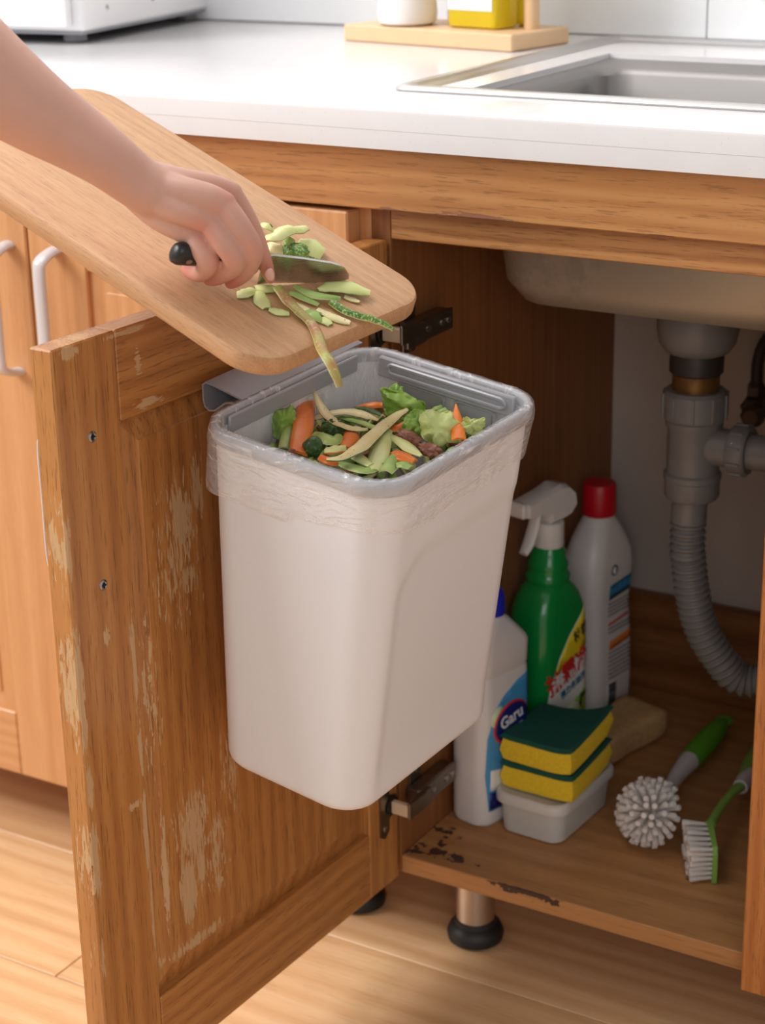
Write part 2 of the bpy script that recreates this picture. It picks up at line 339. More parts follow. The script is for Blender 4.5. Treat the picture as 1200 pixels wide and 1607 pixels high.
# ------------------------------------------------------------------ worktop
CT = thing('worktop', 'white speckled stone kitchen worktop with a thick front edge', 'worktop', (0, 0, .768))
def worktop():
    # slab with a cut-out for the basin, edge rounded
    xs = [-1.3, .02, .36, .95]; ys = [-.035, .095, .40, .536]; mb = MB()
    for (x0, x1, y0, y1) in ((-1.3, .95, -.035, .09), (-1.3, .02, .09, .39), (.36, .95, .09, .39), (-1.3, .95, .39, .5384)):
        pass
    out = [(-1.3, -.035), (.95, -.035), (.95, .5384), (-1.3, .5384)]; inn = [(.02, .09), (.36, .09), (.36, .39), (.02, .39)]
    vs = []; n = 4; top = .032
    b = .003
    for z, d in ((0, 0), (top - b, 0), (top - b * .3, b * .3), (top, b)):
        for (x, y) in out: vs.append((x + (d if x < 0 else -d), y + (d if y < 0 else 0), z))
    for z in (0, top):
        for (x, y) in inn: vs.append((x, y, z))
    fs = []
    for j in range(3):
        for i in range(4): k = (i + 1) % 4; fs.append((j * 4 + i, j * 4 + k, (j + 1) * 4 + k, (j + 1) * 4 + i))
    for i in range(4):
        k = (i + 1) % 4; fs.append((12 + i, 12 + k, 20 + k, 20 + i)); fs.append((i, k, 16 + k, 16 + i)); fs.append((16 + i, 16 + k, 20 + k, 20 + i))
    return MB().add(vs, fs)
worktop().o('slab', M['quartz'], CT, smooth=35)
MB().box((-1.3, -.03505, .0150), (.95, -.0349, .0153), 0).o('glue_joint', plain('joint_line', (186, 178, 176)), CT)

# ------------------------------------------------------------------ sink
SK = thing('kitchen_sink', 'stainless steel drop-in sink set in the white worktop', 'sink', (.19, .22, .8))
def sinkmesh():
    mb = MB(); n = 6; cx, cy = 0, 0; rings = []
    L, Rr, F_, B_ = -.225, .5, -.154, .285         # outer rim, relative
    def ring(l, r, f, b, rad, z): return rrect((l + r) / 2, (f + b) / 2, z, (r - l) / 2, (b - f) / 2, rad, n)
    rings += [ring(L, Rr, F_, B_, .012, .0), ring(L - .0005, Rr, F_ - .0005, B_, .012, .0015), ring(L + .002, Rr - .002, F_ + .002, B_ - .002, .012, .0035),
              ring(L + .010, Rr - .01, F_ + .010, B_ - .01, .014, .0035), ring(L + .012, Rr - .012, F_ + .012, B_ - .012, .014, .0015),
              ring(L + .020, Rr - .02, F_ + .020, B_ - .02, .016, .0008), ring(L + .024, Rr - .024, F_ + .024, B_ - .024, .018, -.002),
              ring(-.161, .152, -.119, .125, .035, -.008), ring(-.156, .146, -.114, .119, .036, -.014), ring(-.155, .144, -.113, .114, .036, -.135), ring(-.152, .141, -.110, .111, .038, -.168), ring(-.141, .130, -.100, .10, .040, -.186), ring(-.10, .10, -.07, .07, .045, -.191), ring(-.04, .04, -.04, .04, .038, -.193)]
    mb.loft(rings, False, True); n_ = len(rings[0]); mb.mi = [2 if i // n_ >= 6 else 0 for i in range(len(mb.f))]
    return mb
s_ = sinkmesh().o('bowl', [M['steel'], M['steel_under'], M['steel_bowl'], M['steel_under']], SK, smooth=50); mod(s_, 'SOLIDIFY', thickness=.0012, offset=1, material_offset=1)
t = MB().rev([(.036, -.1930), (.036, -.1915), (.03, -.190), (.02, -.191)], n=24).o('drain_strainer', M['steel'], SK, smooth=True)
db = MB(); random.seed(3)
for i in range(70):
    x, z = random.uniform(-.10, .14), random.uniform(-.11, -.03)
    db.rev([(.0003, 0), (random.uniform(.0006, .0014), .0003), (.0004, .0009)], n=6, M=Matrix.Translation((x, .1085, z)) @ Matrix.Rotation(R(90), 4, 'X'))
tdrop = NT('water'); tdrop.set(base=(1, 1, 1, 1), rough=.02, trans=1.0, ior=1.33)
tag(db.o('water_drops', tdrop.m, SK, smooth=True), kind='stuff')

# ------------------------------------------------------------------ drain assembly
DR = thing('sink_drain', 'grey plastic sink drain with side branch and ribbed waste hose', 'drain pipe', (.189, .22, .102))
zz = lambda z: z - .102
MB().rev([(.0365, zz(.6055)), (.0372, zz(.602)), (.0372, zz(.583)), (.0345, zz(.570)), (.029, zz(.562)), (.024, zz(.560))], n=40).o('drain_cup', M['pipe'], DR, smooth=True)
MB().rev([(.0235, zz(.561)), (.0245, zz(.559)), (.0245, zz(.543)), (.0225, zz(.541))], n=32).o('threaded_collar', M['pipe_dark'], DR, smooth=True)
MB().rev([(.0215, zz(.542)), (.0215, zz(.522))], n=32).o('brass_adapter', metal('old_brass', (150, 110, 62), .4, .3, 40, dirt=.5), DR, smooth=True)
def nut(mb, r, z0, z1, M_=None, nn=10):
    mb.rev([(r * .9, z0), (r, z0 + .003), (r, z1 - .003), (r * .9, z1)], n=40, M=M_)
    for i in range(nn):
        a = 2 * PI * i / nn; T = (M_ or Matrix.Identity(4)) @ Matrix.Rotation(a, 4, 'Z')
        mb.box((r - .0006, -.0012, z0 + .003), (r + .0016, .0012, z1 - .003), .0004, M=T)
    return mb
nut(MB(), .0295, zz(.497), zz(.526)).o('coupling_nut', M['pipe'], DR, smooth=True)
tb = MB().rev([(.0265, zz(.499)), (.0265, zz(.492)), (.0245, zz(.489)), (.0242, zz(.448)), (.0265, zz(.446)), (.0265, zz(.441)), (.0255, zz(.440)), (.0255, zz(.425)), (.0235, zz(.422))], n=40)
br = Matrix.Translation((.0, 0, zz(.474))) @ Matrix.Rotation(R(90), 4, 'Y')
tb.rev([(.0175, .005), (.0175, .045)], n=32, M=br)
tb.o('tee_pipe', M['pipe'], DR, smooth=True)
nut(MB(), .0235, .037, .055, br).o('branch_nut', M['pipe'], DR, smooth=True)
MB().rev([(.0165, .054), (.0165, .30)], n=32, M=br).o('branch_pipe', M['pipe'], DR, smooth=True)
hp = cr([(.189, .22, .425), (.187, .22, .405), (.187, .22, .37), (0.1878, 0.2220, 0.3570), (0.1913, 0.2260, 0.3239), (0.1994, 0.2320, 0.2871), (0.2157, 0.2400, 0.2555), (0.2367, 0.2500, 0.2339), (.285, .262, .238), (.33, .275, .225)], 60)
hp = [p - V((.189, .22, .102)) for p in hp]
d = 0; rad = []
for i, p_ in enumerate(hp):
    if i: d += (p_ - hp[i - 1]).length
    rad.append(.0165 if d < .028 else .0155 + .0016 * math.sin(2 * PI * d / .0072))
# resample denser for the ribs
MB().tube(hp, rad, 20).o('ribbed_hose', M['pipe'], DR, smooth=80)
# supply valve with braided hose on the back board
VL = thing('water_valve', 'tarnished brass angle valve with curved dark supply hose behind the drain branch', 'valve', (.181, .405, .458))
MB().rev([(.011, -.012), (.013, -.008), (.013, .01), (.009, .014)], n=6, M=Matrix.Rotation(R(80), 4, 'X')).rev([(.006, -.004), (.006, .056)], n=12, M=Matrix.Rotation(R(-90), 4, 'X')).o('valve_body', M['valve'], VL)
MB().rev([(.0075, .006), (.0095, .010), (.0095, .022), (.007, .026)], n=6).o('valve_nut', M['valve'], VL)
MB().rev([(.008, .0), (.012, .004), (.012, .016), (.008, .02)], n=8, M=Matrix.Translation((.006, -.012, -.002)) @ Matrix.Rotation(R(90), 4, 'X')).o('valve_knob', M['valve'], VL, smooth=True)
MB().tube(cr([(0, 0, .024), (.0, 0, .045), (.006, -.004, .066), (.02, -.01, .082), (.04, -.015, .088), (.07, -.02, .08)], 6), .006, 12).o('supply_hose', M['pipe_dark'], VL, smooth=True)

# ------------------------------------------------------------------ fascia board under the worktop
FA = MB().box((-1.3, -.02, .7157), (.95, .0, .768), .001).o('fascia_board', M['rail']); tag(FA, 'long oak board running directly under the worktop edge', 'trim board')

# ------------------------------------------------------------------ sink cabinet
CB = thing('sink_cabinet', 'oak under-sink base cabinet with its left door open', 'cabinet', (0, 0, 0))
WID = .70; DEP = .46
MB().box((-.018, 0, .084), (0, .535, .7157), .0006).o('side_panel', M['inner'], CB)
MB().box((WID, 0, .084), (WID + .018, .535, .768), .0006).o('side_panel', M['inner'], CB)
MB().box((.0002, .0, .084), (WID - .0002, DEP + .04, .1019), .0008).o('base_board', M['shelf'], CB)
MB().box((.0002, DEP + .002, .102), (WID - .0002, DEP + .008, .7150), 0).o('back_board', M['plaster'], CB)
MB().box((.0002, DEP - .012, .102), (WID - .0002, DEP + .0015, .214), .001).o('back_plank', M['back'], CB)
MB().box((.0002, .0006, .6877), (WID - .0002, .018, .7157), .0008).o('front_rail', M['oakx'], CB)
for x, y in ((.052, .05), (-.045, .05), (.64, .05), (.43, .05), (.05, .42), (.64, .42)):
    if x == -.045: continue
    lg = MB().rev([(.0185, .022), (.0185, .0838)], (x, y), 32).o('leg', M['leg'], CB, smooth=True)
    MB().rev([(.0205, .0005), (.0265, .003), (.0275, .009), (.025, .0155), (.0205, .019), (.0195, .024)], (x, y), 32).o('rubber_foot', M['rubber'], lg, smooth=True)

# open door: local frame at the hinge, +X the inner face, -Y toward the free edge
dw, z0, z1 = .408, .0814, .6879
DM = MB().box((-.0165, -.3436, .1475), (-.0085, -.047, .6235), 0).o('door', M['doorz'], CB); DM.location = (0, -.005, 0); DM.rotation_euler = (0, 0, -.0426)
tag(DM, 'open oak door with flaking varnish and raised panel')
MB().box((-.02, -dw, z0), (0, -.3442, z1), .0012).o('stile', M['doorz'], DM)
MB().box((-.02, -.0470, z0), (0, 0, z1), .0012).o('stile', M['doorz'], DM)
MB().box((-.02, -.3438, .6218), (0, -.0474, z1), .0009).o('rail', M['doory'], DM)
MB().box((-.02, -.3438, z0), (0, -.0474, .1475), .0009).o('rail', M['doory'], DM)
def raised(ylo, yhi, zlo, zhi, base, flatw, bev, h, sgn=1):
    vs = []; fs = []
    for d_, x in ((0, base), (flatw, base), (flatw + bev, base + sgn * h * .8), (flatw + bev + .0008, base + sgn * h)):
        vs += [(x, ylo + d_, zlo + d_), (x, yhi - d_, zlo + d_), (x, yhi - d_, zhi - d_), (x, ylo + d_, zhi - d_)]
    for j in range(3):
        for i in range(4): k = (i + 1) % 4; fs.append((j * 4 + i, j * 4 + k, j * 4 + 4 + k, j * 4 + 4 + i))
    fs.append((12, 13, 14, 15)); return MB().add(vs, fs)
raised(-.3436, -.047, .1475, .6220, -.0083, .0008, .018, .0062).o('raised_panel', M['doorz'], DM)
for z in (.6191, .5088):
    sc = MB().rev([(.0042, 0), (.0040, .0006), (.0028, .0014), (.0012, .0010), (.0006, .0002)], n=20, M=Matrix.Translation((0, -.3745, z)) @ Matrix.Rotation(R(90), 4, 'Y'))
    for a in (0, 90): sc.box((-.0022, -.0004, .0010), (.0022, .0004, .0017), 0, mi=1, M=Matrix.Translation((0, -.3745, z)) @ Matrix.Rotation(R(90), 4, 'Y') @ Matrix.Rotation(R(a), 4, 'Z'))
    sc.o('screw', [M['chrome'], M['rubber']], DM, smooth=30)
def barhandle(p0, p1, outv, parent, w=.0072, off=.026):
    p0, p1, o_ = V(p0), V(p1), V(outv); a = (p1 - p0).normalized()
    pts = cr([p0, p0 + o_ * off * .35 + a * .001, p0 + o_ * off * .85 + a * .006, p0 + o_ * off + a * .016, (p0 + p1) / 2 + o_ * off, p1 + o_ * off - a * .016, p1 + o_ * off * .85 - a * .006, p1 + o_ * off * .35 - a * .001, p1], 6)
    rr = crs([.0085, .008, .0078, w, w, w, .0078, .008, .0085], 6)
    side = a.cross(o_)
    return MB().tube(pts, rr, 12, flat=.5, upv=o_ if abs(o_.dot(V((0, 0, 1)))) < .9 else (1, 0, 0)).o('handle', M['handle'], parent, smooth=True)
barhandle((-.0195, -.3745, .5088), (-.0195, -.3745, .6191), (-1, 0, 0), DM)
# concealed hinges: cup plate on the door, arm and mounting plate on the side panel
def hinge(z):
    T = Matrix.Translation((0, 0, z))
    h = MB()
    prof = [(-.0315, .026), (-.0315, -.026), (-.0245, -.030), (-.0175, -.024), (-.0165, -.012), (-.0055, -.008), (-.003, 0), (-.0055, .008), (-.0165, .012), (-.0175, .024), (-.0245, .030)]
    h.loft([[V((.0002, y, q)) for y, q in prof], [V((.0022, y, q)) for y, q in prof]])
    ho = h.o('hinge', M['hinge'], DM, smooth=30); ho.location = (0, 0, z)
    MB().rev([(.0085, 0), (.0095, .0012), (.0075, .0012), (.007, -.002)], n=20, M=Matrix.Translation((.0021, -.0135, 0)) @ Matrix.Rotation(R(90), 4, 'Y')).o('hinge_cup', M['dark'], ho, smooth=30)
    for q in (-.020, .020):
        MB().rev([(.0028, 0), (.0026, .0008), (.0012, .0012)], n=14, M=Matrix.Translation((.0022, -.0245, q)) @ Matrix.Rotation(R(90), 4, 'Y')).o('screw', M['chrome'], ho, smooth=30)
    MB().box((.004, -.017, -.0065), (.0235, -.011, .0060), .0008).o('hinge_link', M['hinge_light'], ho)
    MB().box((.0215, -.0175, -.0085), (.0245, .0125, .0085), .001).o('link_plate', M['hinge'], ho)
    return ho
def mount(z):
    mo = MB().box((.0006, .014, -.022), (.0026, .036, .024), .0008).box((.0026, .006, -.0085), (.0165, .074, .0085), .0015).box((.0165, .006, -.0095), (.0185, .074, .0095), .0008).o('mounting_plate', M['hinge'], CB); mo.location = (0, 0, z)
    MB().box((.0182, -.012, -.009), (.0225, .02, .009), .001).o('hinge_arm', M['hinge'], mo)
    for y, q in ((.03, 0), (.055, 0), (.066, 0)):
        MB().rev([(.0034, 0), (.0032, .001), (.0014, .0014)], n=14, M=Matrix.Translation((.0184, y, q)) @ Matrix.Rotation(R(90), 4, 'Y')).o('screw', M['chrome'], mo, smooth=30)
    for q in (-.017, .019):
        MB().rev([(.0034, 0), (.0032, .001), (.0014, .0014)], n=14, M=Matrix.Translation((.0025, .025, q)) @ Matrix.Rotation(R(90), 4, 'Y')).o('screw', M['chrome'], mo, smooth=30)
for z in (.612, .164): hinge(z)
for z in (.606, .162): mount(z)
# closed right door, panel construction, only its left stile in view
RD = MB().box((.395, -.0165, .145), (.645, -.0095, .64), 0).o('door', M['stilez'], CB); tag(RD, 'closed oak door at the right')
MB().box((.3435, -.02, .0785), (.40, -.0006, .702), .0015).o('stile', M['stilez'], RD)
MB().box((.64, -.02, .0785), (.70, -.0006, .702), .0015).o('stile', M['stilez'], RD)
MB().box((.4002, -.02, .0785), (.6398, -.0006, .145), .001).o('rail', M['oakx'], RD)
MB().box((.4002, -.02, .635), (.6398, -.0006, .702), .001).o('rail', M['oakx'], RD)
rp = raised(.4002, .6398, .145, .635, .0095, .006, .011, .009); rp.v = [(y, -x, z) for x, y, z in rp.v]; rp.o('raised_panel', M['stilez'], RD)
barhandle((.372, -.0195, .51), (.372, -.0195, .62), (0, -1, 0), RD)

# ------------------------------------------------------------------ neighbouring cabinet on the left
NB = thing('left_base_cabinet', 'closed oak base cabinet left of the open door', 'cabinet', (-.40, 0, 0))
NM = MB(); 
MB().box((.363, 0, .084), (.3815, .535, .7157), .0006).o('side_panel', M['litoakz'], NB)
MB().box((-.40, 0, .084), (-.382, .535, .7157), .0006).o('side_panel', M['litoakz'], NB)
MB().box((-.3818, .0, .084), (.3628, .50, .102), .0006).o('base_board', M['litoakx'], NB)
MB().box((-.3818, .0006, .690), (.3628, .018, .7157), .0006).o('front_rail', M['dark'], NB)
for x, y in ((.32, .05), (-.34, .05), (.345 + .01, .45), (-.34, .45)):
    lg = MB().rev([(.0185, .022), (.0185, .0838)], (x, y), 32).o('leg', M['leg'], NB, smooth=True)
    MB().rev([(.0205, .0005), (.0265, .003), (.0275, .009), (.025, .0155), (.0205, .019), (.0195, .024)], (x, y), 32).o('rubber_foot', M['rubber'], lg, smooth=True)
def cdoor(x0, x1, z0, z1, hx, lab):
    dm = MB().box((x0 + .055, -.0165, z0 + .06), (x1 - .055, -.0095, z1 - .06), 0).o('door', M['litoakz'], NB); tag(dm, lab)
    MB().box((x0, -.021, z0), (x0 + .068, -.0006, z1), .0015).o('stile', M['litoakz'], dm)
    MB().box((x1 - .068, -.021, z0), (x1, -.0006, z1), .0015).o('stile', M['litoakz'], dm)
    MB().box((x0 + .0682, -.021, z0), (x1 - .0682, -.0006, z0 + .072), .0012).o('rail', M['litoakx'], dm)
    MB().box((x0 + .0682, -.021, z1 - .078), (x1 - .0682, -.0006, z1), .0012).o('rail', M['litoakx'], dm)
    rp = raised(x0 + .068, x1 - .068, z0 + .072, z1 - .078, .0095, .008, .011, .009)
    rp.v = [(y, -x, z) for x, y, z in rp.v]; rp.o('raised_panel', M['litoakz'], dm)
    barhandle((hx, -.0205, .527), (hx, -.0205, .650), (0, -1, 0), dm)
cdoor(.0195, .371, .0814, .7115, .053, 'closed oak door beside the open one')
cdoor(-.355, .0170, .0814, .7115, -.005, 'closed oak door at the far left')

# ------------------------------------------------------------------ microwave
MW = thing('microwave', 'white microwave oven standing at the left end of the worktop', 'microwave', (-.5293, .2609, .8), (0, 0, R(8)))
MB().box((-.46, 0, .013), (0, .32, .27), .006, seg=3).o('housing', M['appliance'], MW, smooth=30)
MB().box((-.455, -.014, .018), (-.012, -.0005, .266), .004, seg=2).o('front_door', M['appliance'], MW, smooth=30)
MB().box((-.455, .002, .010), (-.004, .315, .0135), .001).o('base_plate', M['grey_trim'], MW)
for x, y in ((-.03, .03), (-.42, .03), (-.03, .28), (-.42, .28)):
    MB().rev([(.011, .0003), (.013, .002), (.012, .0104)], (x, y), 20).o('foot', M['rimdark'], MW, smooth=True)
for y, z in ((.05, .035), (.15, .036)):
    MB().rev([(.003, 0), (.0025, .001), (.001, .0014)], n=12, M=Matrix.Translation((-.0002, y, z)) @ Matrix.Rotation(R(90), 4, 'Y')).o('screw', M['chrome'], MW, smooth=30)

# ------------------------------------------------------------------ spice rack, jar, oil bottle
SR = thing('spice_rack', 'small two-tier bamboo rack at the back of the worktop', 'rack', (-.071, .359, .8), (0, 0, R(-9.6)))
MB().box((-.222, 0, .0003), (0, .098, .017), .0015).o('lower_shelf', M['tray'], SR)
MB().box((-.222, 0, .20), (0, .098, .215), .0015).o('upper_shelf', M['tray'], SR)
for x in (-.200, -.020):
    MB().rev([(.008, .0172), (.008, .1998)], (x, .06), 20).o('post', M['tray'], SR, smooth=True)
JR = thing('jar', 'white ceramic jar at the left of the bamboo rack', 'jar', (-.222, .415, .8173))
MB().rev([(.025, 0), (.030, .003), (.0315, .012), (.030, .03), (.027, .06), (.026, .09), (.022, .10)], n=40).o('body', M['jar'], JR, smooth=True)
MB().rev([(.024, .1), (.024, .118), (.02, .121)], n=40).o('lid', M['tray'], JR, smooth=True)
J2 = thing('canister', 'pale canister behind the jar and the oil bottle', 'canister', (-.168, .447, .8173 ))
MB().rev([(.018, 0), (.021, .003), (.021, .09), (.018, .095)], n=32).o('body', M['jar'], J2, smooth=True)
MB().rev([(.019, .0952), (.019, .108), (.015, .110)], n=32).o('lid', M['grey_trim'], J2, smooth=True)
def oilbottle(loc, rz, hx, hy, label, full=True):
    O = thing('oil_bottle', label, 'bottle', loc, (0, 0, rz))
    b = MB().loft([rrect(0, 0, z, hx - d_, hy - d_, .008, 5) for z, d_ in ((0, .003), (.002, .0005), (.006, 0), (.11, 0), (.125, .004), (.135, .014))])
    b.o('glass', M['oil'], O, smooth=40)
    MB().rev([(.010, .1352), (.010, .165)], n=24).o('neck', M['oil'], O, smooth=True)
    MB().rev([(.012, .1652), (.012, .18)], n=24).o('cap', M['white_plastic'], O, smooth=True)
    if full: MB().box((-hx + .004, -hy - .0009, .018), (hx - .006, -hy - .0003, .08), 0).o('paper_label', M['paper'], O)
    return O
oilbottle((-.134, .417, .8173), R(-9.6), .033, .020, 'square bottle of yellow oil with a white label on the rack')
oilbottle((-.0995, .447, .8173), R(-9.6), .0085, .012, 'slim yellow oil bottle half hidden by the square one', False)

# ------------------------------------------------------------------ hanging bin (pose as it sags on the door)
BN = thing('kitchen_bin', 'white plastic bin with grey rim hung on the inside of the open door', 'bin', (.1239, -.2327, .6171), (.0594, .1257, -.0694))
HX, HY = .0835, .1033
def brect(z, hx, hy, r=.03, n=8): return rrect(0, 0, z, hx, hy, r, n)
def resample(ring, n):
    L = [0]; m_ = len(ring)
    for i in range(m_): L.append(L[-1] + (ring[(i + 1) % m_] - ring[i]).length)
    out = []; k = 0
    for i in range(n):
        t_ = L[-1] * i / n
        while L[k + 1] < t_: k += 1
        out.append(ring[k].lerp(ring[(k + 1) % m_], (t_ - L[k]) / max(1e-9, L[k + 1] - L[k])))
    return out
def sstep(x): x = max(0, min(1, x)); return x * x * (3 - 2 * x)
def binbody():
    outer = []; inner = []; H = .277; zs = [-H + d for d in (0, .0006, .0015, .003, .0055, .009)] + [-H + .009 + (H - .017) * k / 56 for k in range(1, 57)]
    for z in zs:
        f = (z + H) / (H - .008); hx = .0655 + .014 * f; hy = .0965 + .003 * f; d = z + H; e = 0 if d >= .009 else .009 - math.sqrt(.009 ** 2 - (.009 - d) ** 2)
        out = []
        for p_ in resample(rrect(0, 0, z, hx - e, hy - e, .027, 12), 220):
            if p_.x > hx - .014:      # sunk panel with a rounded upper corner on the side away from the door
                yy = p_.y + .0; zt = -.062 - .030 * max(0, (-.035 - yy) / .04) ** 2 + .10 * (yy + .07) * .12
                q = sstep((zt - z) / .014) * sstep((yy + .076) / .012) * sstep((p_.x - hx + .014) / .010)
                p_ = p_ - V((.0015 * q * sstep((z + H) / .04), 0, 0))
            out.append(p_)
        outer.append(out)
    for z in (-.008, -.03, -.06, -.12, -.20, -H + .004):
        f = (z + H) / (H - .008); inner.append(resample(rrect(0, 0, z, .0655 + .014 * f - .0042, .0965 + .003 * f - .0022, .025, 12), 220))
    return MB().loft(outer + inner, True, True)
binbody().o('body', M['binbody'], BN, smooth=50)
# grey rim : rounded section swept round the mouth
def rimring(hx, hy, sec, r=.032):
    rings = []
    for (o_, z) in sec: rings.append(brect(z, hx + o_, hy + o_, r + o_))
    rings.append(rings[0]); return MB().loft(rings, False, False)
rimring(HX, HY, [(-.0062, -.001), (-.0055, .0006), (-.0035, .0014), (-.0012, .0012), (.0, -.001), (.0002, -.0055), (-.0012, -.0105), (-.0042, -.0112), (-.0064, -.0105)]).o('rim', M['rim'], BN, smooth=60)
# wide grey flange with slots inside the far end and along the door side
fl_ = MB().box((-.060, .0885, -.0165), (.062, .0935, -.0005), .001).box((-.0755, -.075, -.014), (-.0725, .08, -.0005), .001).box((-.040, .0925, -.034), (-.002, .0945, -.0168), .0008).box((.012, .0925, -.034), (.043, .0945, -.0168), .0008)
def slot(mb, x0, x1, z0, z1, y=.0878, r=.0016):
    pts = [V((p_.x, y, p_.y)) for p_ in [V((q.x, q.y)) for q in rrect((x0 + x1) / 2, (z0 + z1) / 2, 0, (x1 - x0) / 2, (z1 - z0) / 2, .004, 3)]]
    mb.tube(pts + [pts[0]], r, 6, cap=False)
slot(fl_, -.05, .055, -.011, -.004); slot(fl_, -.042, .0, -.036, -.018, .0922); slot(fl_, .010, .045, -.036, -.018, .0922)
fl_.o('inner_flange', M['rim'], BN, smooth=40)
# bracket: folded strip between the door face and the rim, curled at the door side
BR = []
prof = [(-.036, -.0005), (-.036, .0035), (-.0365 - .0, .005), (-.040, .0058), (-.0745, .0062), (-.0768, .0045), (-.0772, -.010), (-.0755, -.0135), (-.0725, -.0142), (-.066, -.012)]
mb = MB()
pts = [V((x * 1.0 - .045, 0, z)) for x, z in [(-.037, .0012), (-.060, .0055), (-.0705, .0058), (-.0728, .0040), (-.0735, -.006), (-.0722, -.0115), (-.0695, -.0135), (-.0655, -.0125), (-.052, -.004), (-.044, -.002)]]
pts = [V((-.082, 0, .0008)), V((-.1085, 0, .0045)), V((-.1160, 0, .0048)), V((-.1182, 0, .003)), V((-.1175, 0, -.0085)), V((-.1160, 0, -.0130)), V((-.1125, 0, -.0150)), V((-.1075, 0, -.0135)), V((-.0980, 0, -.0050)), V((-.0900, 0, -.0022))]
offs = []
for i, p_ in enumerate(pts):
    a = pts[max(i - 1, 0)]; b = pts[min(i + 1, len(pts) - 1)]; t_ = (b - a).normalized(); offs.append(p_ + V((t_.z, 0, -t_.x)) * .0014)
sect = pts + offs[::-1]
mb.loft([[p_ + V((0, y, 0)) for p_ in sect] for y in (-.050, .098)])
bk = mb.o('bracket', M['rimdark'], BN, smooth=30)

# ------------------------------------------------------------------ liner
LN = thing('bin_liner', 'clear plastic bag lining the bin and folded down over its rim', 'bag', (.1239, -.2327, .6171), (.0594, .1257, -.0694))
def liner():
    prof_ = [(-.0118, -.085), (-.0108, -.060), (-.0100, -.045), (-.0094, -.032), (-.0086, -.020), (-.0078, -.010), (-.0068, .0012), (-.0032, .0026), (.0006, .0014), (.0016, -.004), (.0016, -.009), (.0008, -.014), (.0002, -.019), (-.0002, -.024), (-.0006, -.029), (-.0010, -.034), (-.0014, -.038), (-.0024, -.041), (-.0034, -.0405)]
    rings = []; n = 420
    for j, (o_, z) in enumerate(prof_):
        ring = resample(rrect(0, 0, z, HX + o_, HY + o_, .032 + max(o_, -.01), 12), n); out = []
        k = max(0, (j - 8) / (len(prof_) - 9)); ki = max(0, (5 - j) / 5)
        for i, p_ in enumerate(ring):
            a_, b_ = ring[i - 1], ring[(i + 1) % n]; t_ = (b_ - a_).normalized(); nn = V((t_.y, -t_.x, 0)); q = p_.copy()
            if q.dot(nn) < 0: nn = -nn
            pleat = noise.noise(V((p_.x * 120, p_.y * 120, z * 16))); fine = noise.noise(V((p_.x * 330, p_.y * 330, z * 40 + p_.x * 30))); broad = noise.noise(V((p_.x * 32 + 5, p_.y * 32, z * 30)))
            if j > 8:
                q += nn * (k * (.0014 * pleat + .0012 * broad) + .0002 * fine * k + .0003 + .0055 * k * max(0, min(1, -p_.x / .05 - .2)) * (1 if p_.y < .05 else .4))
                q.z += k * (.007 * noise.noise(V((p_.x * 22 + 5, p_.y * 22, 1.5))) + .0006 * pleat) - k * (.008 if p_.y < -.06 and p_.x < 0 else 0)
            elif j < 6: q -= nn * (abs(pleat) * .006 * ki + max(0, fine) * .0025 * ki + abs(broad) * .004 * ki)
            else: q.z += .0005 * abs(pleat) + .0003 * fine
            out.append(q)
        rings.append(out)
    return rings
rg = liner()
fm = MB().loft(rg, False, False); fm.mi = [1 if i // 420 >= 8 else 0 for i in range(len(fm.f))]; fm.o('film', [M['film'], M['film_skirt']], LN, smooth=70)

# ------------------------------------------------------------------ food scraps
def ribbon(pts, ws, th=.0012, curl=.25, twist=0.0, n=6, per=5, upv=(0, 0, 1), wob=.0006, seed=0, bend=0.0):
    """strip with a skin side (slot 0, up) and a flesh side (slot 1)"""
    P = cr(pts, per); Wd = crs(ws if len(ws) == len(pts) else [ws[0]] * len(pts), per); N = len(P); mb = MB(); top = []; bot = []
    for i, p_ in enumerate(P):
        t_ = (P[min(i + 1, N - 1)] - P[max(i - 1, 0)]).normalized(); u = V(upv); s_ = t_.cross(u)
        if s_.length < .2: s_ = t_.cross(V((.5, -.8, .2)))
        s_.normalize(); u = s_.cross(t_); a = twist * i / N
        s_, u = s_ * math.cos(a) + u * math.sin(a), u * math.cos(a) - s_ * math.sin(a)
        w = max(Wd[i], .0004) / 2; rt = []; rb = []
        for k in range(n):
            x = -1 + 2 * k / (n - 1)
            q = p_ + s_ * x * w * (1 + .10 * noise.noise(V((i * .37 + seed * 7, x * 2, seed)))) - u * curl * w * x * x + u * wob * noise.noise(V((i * .5, x * 1.5, seed * 3.1)))
            rt.append(q + u * th * (1 - .5 * abs(x) ** 3)); rb.append(q)
        top.append(rt); bot.append(rb)
    for j in range(N - 1):
        pass
    v = [q for r in top for q in r] + [q for r in bot for q in r]; o_ = N * n; f0 = []; f1 = []
    for j in range(N - 1):
        for k in range(n - 1):
            a, b, c, d = j * n + k, j * n + k + 1, (j + 1) * n + k + 1, (j + 1) * n + k
            f0.append((a, b, c, d)); f1.append((o_ + d, o_ + c, o_ + b, o_ + a))
        for k in (0, n - 1):
            a, d = j * n + k, (j + 1) * n + k; f1.append((a, d, o_ + d, o_ + a))
    for j in (0, N - 1):
        for k in range(n - 1): a = j * n + k; f1.append((a, a + 1, o_ + a + 1, o_ + a))
    mb.v = v; mb.f = f0 + f1; mb.mi = [0] * len(f0) + [1] * len(f1); return mb
sid = [0]
WS = [1.22]
def peel(label, pts, ws, top='peel_flesh', bot='peel_skin', name='vegetable_peel', cat='peel', group=None, **k):
    sid[0] += 1; ws = [w_ * WS[0] for w_ in ws]; o = ribbon(pts, ws, seed=sid[0], **k).o(name, [M[top], M[bot]], smooth=70, recenter=True)
    return tag(o, label, cat, group)
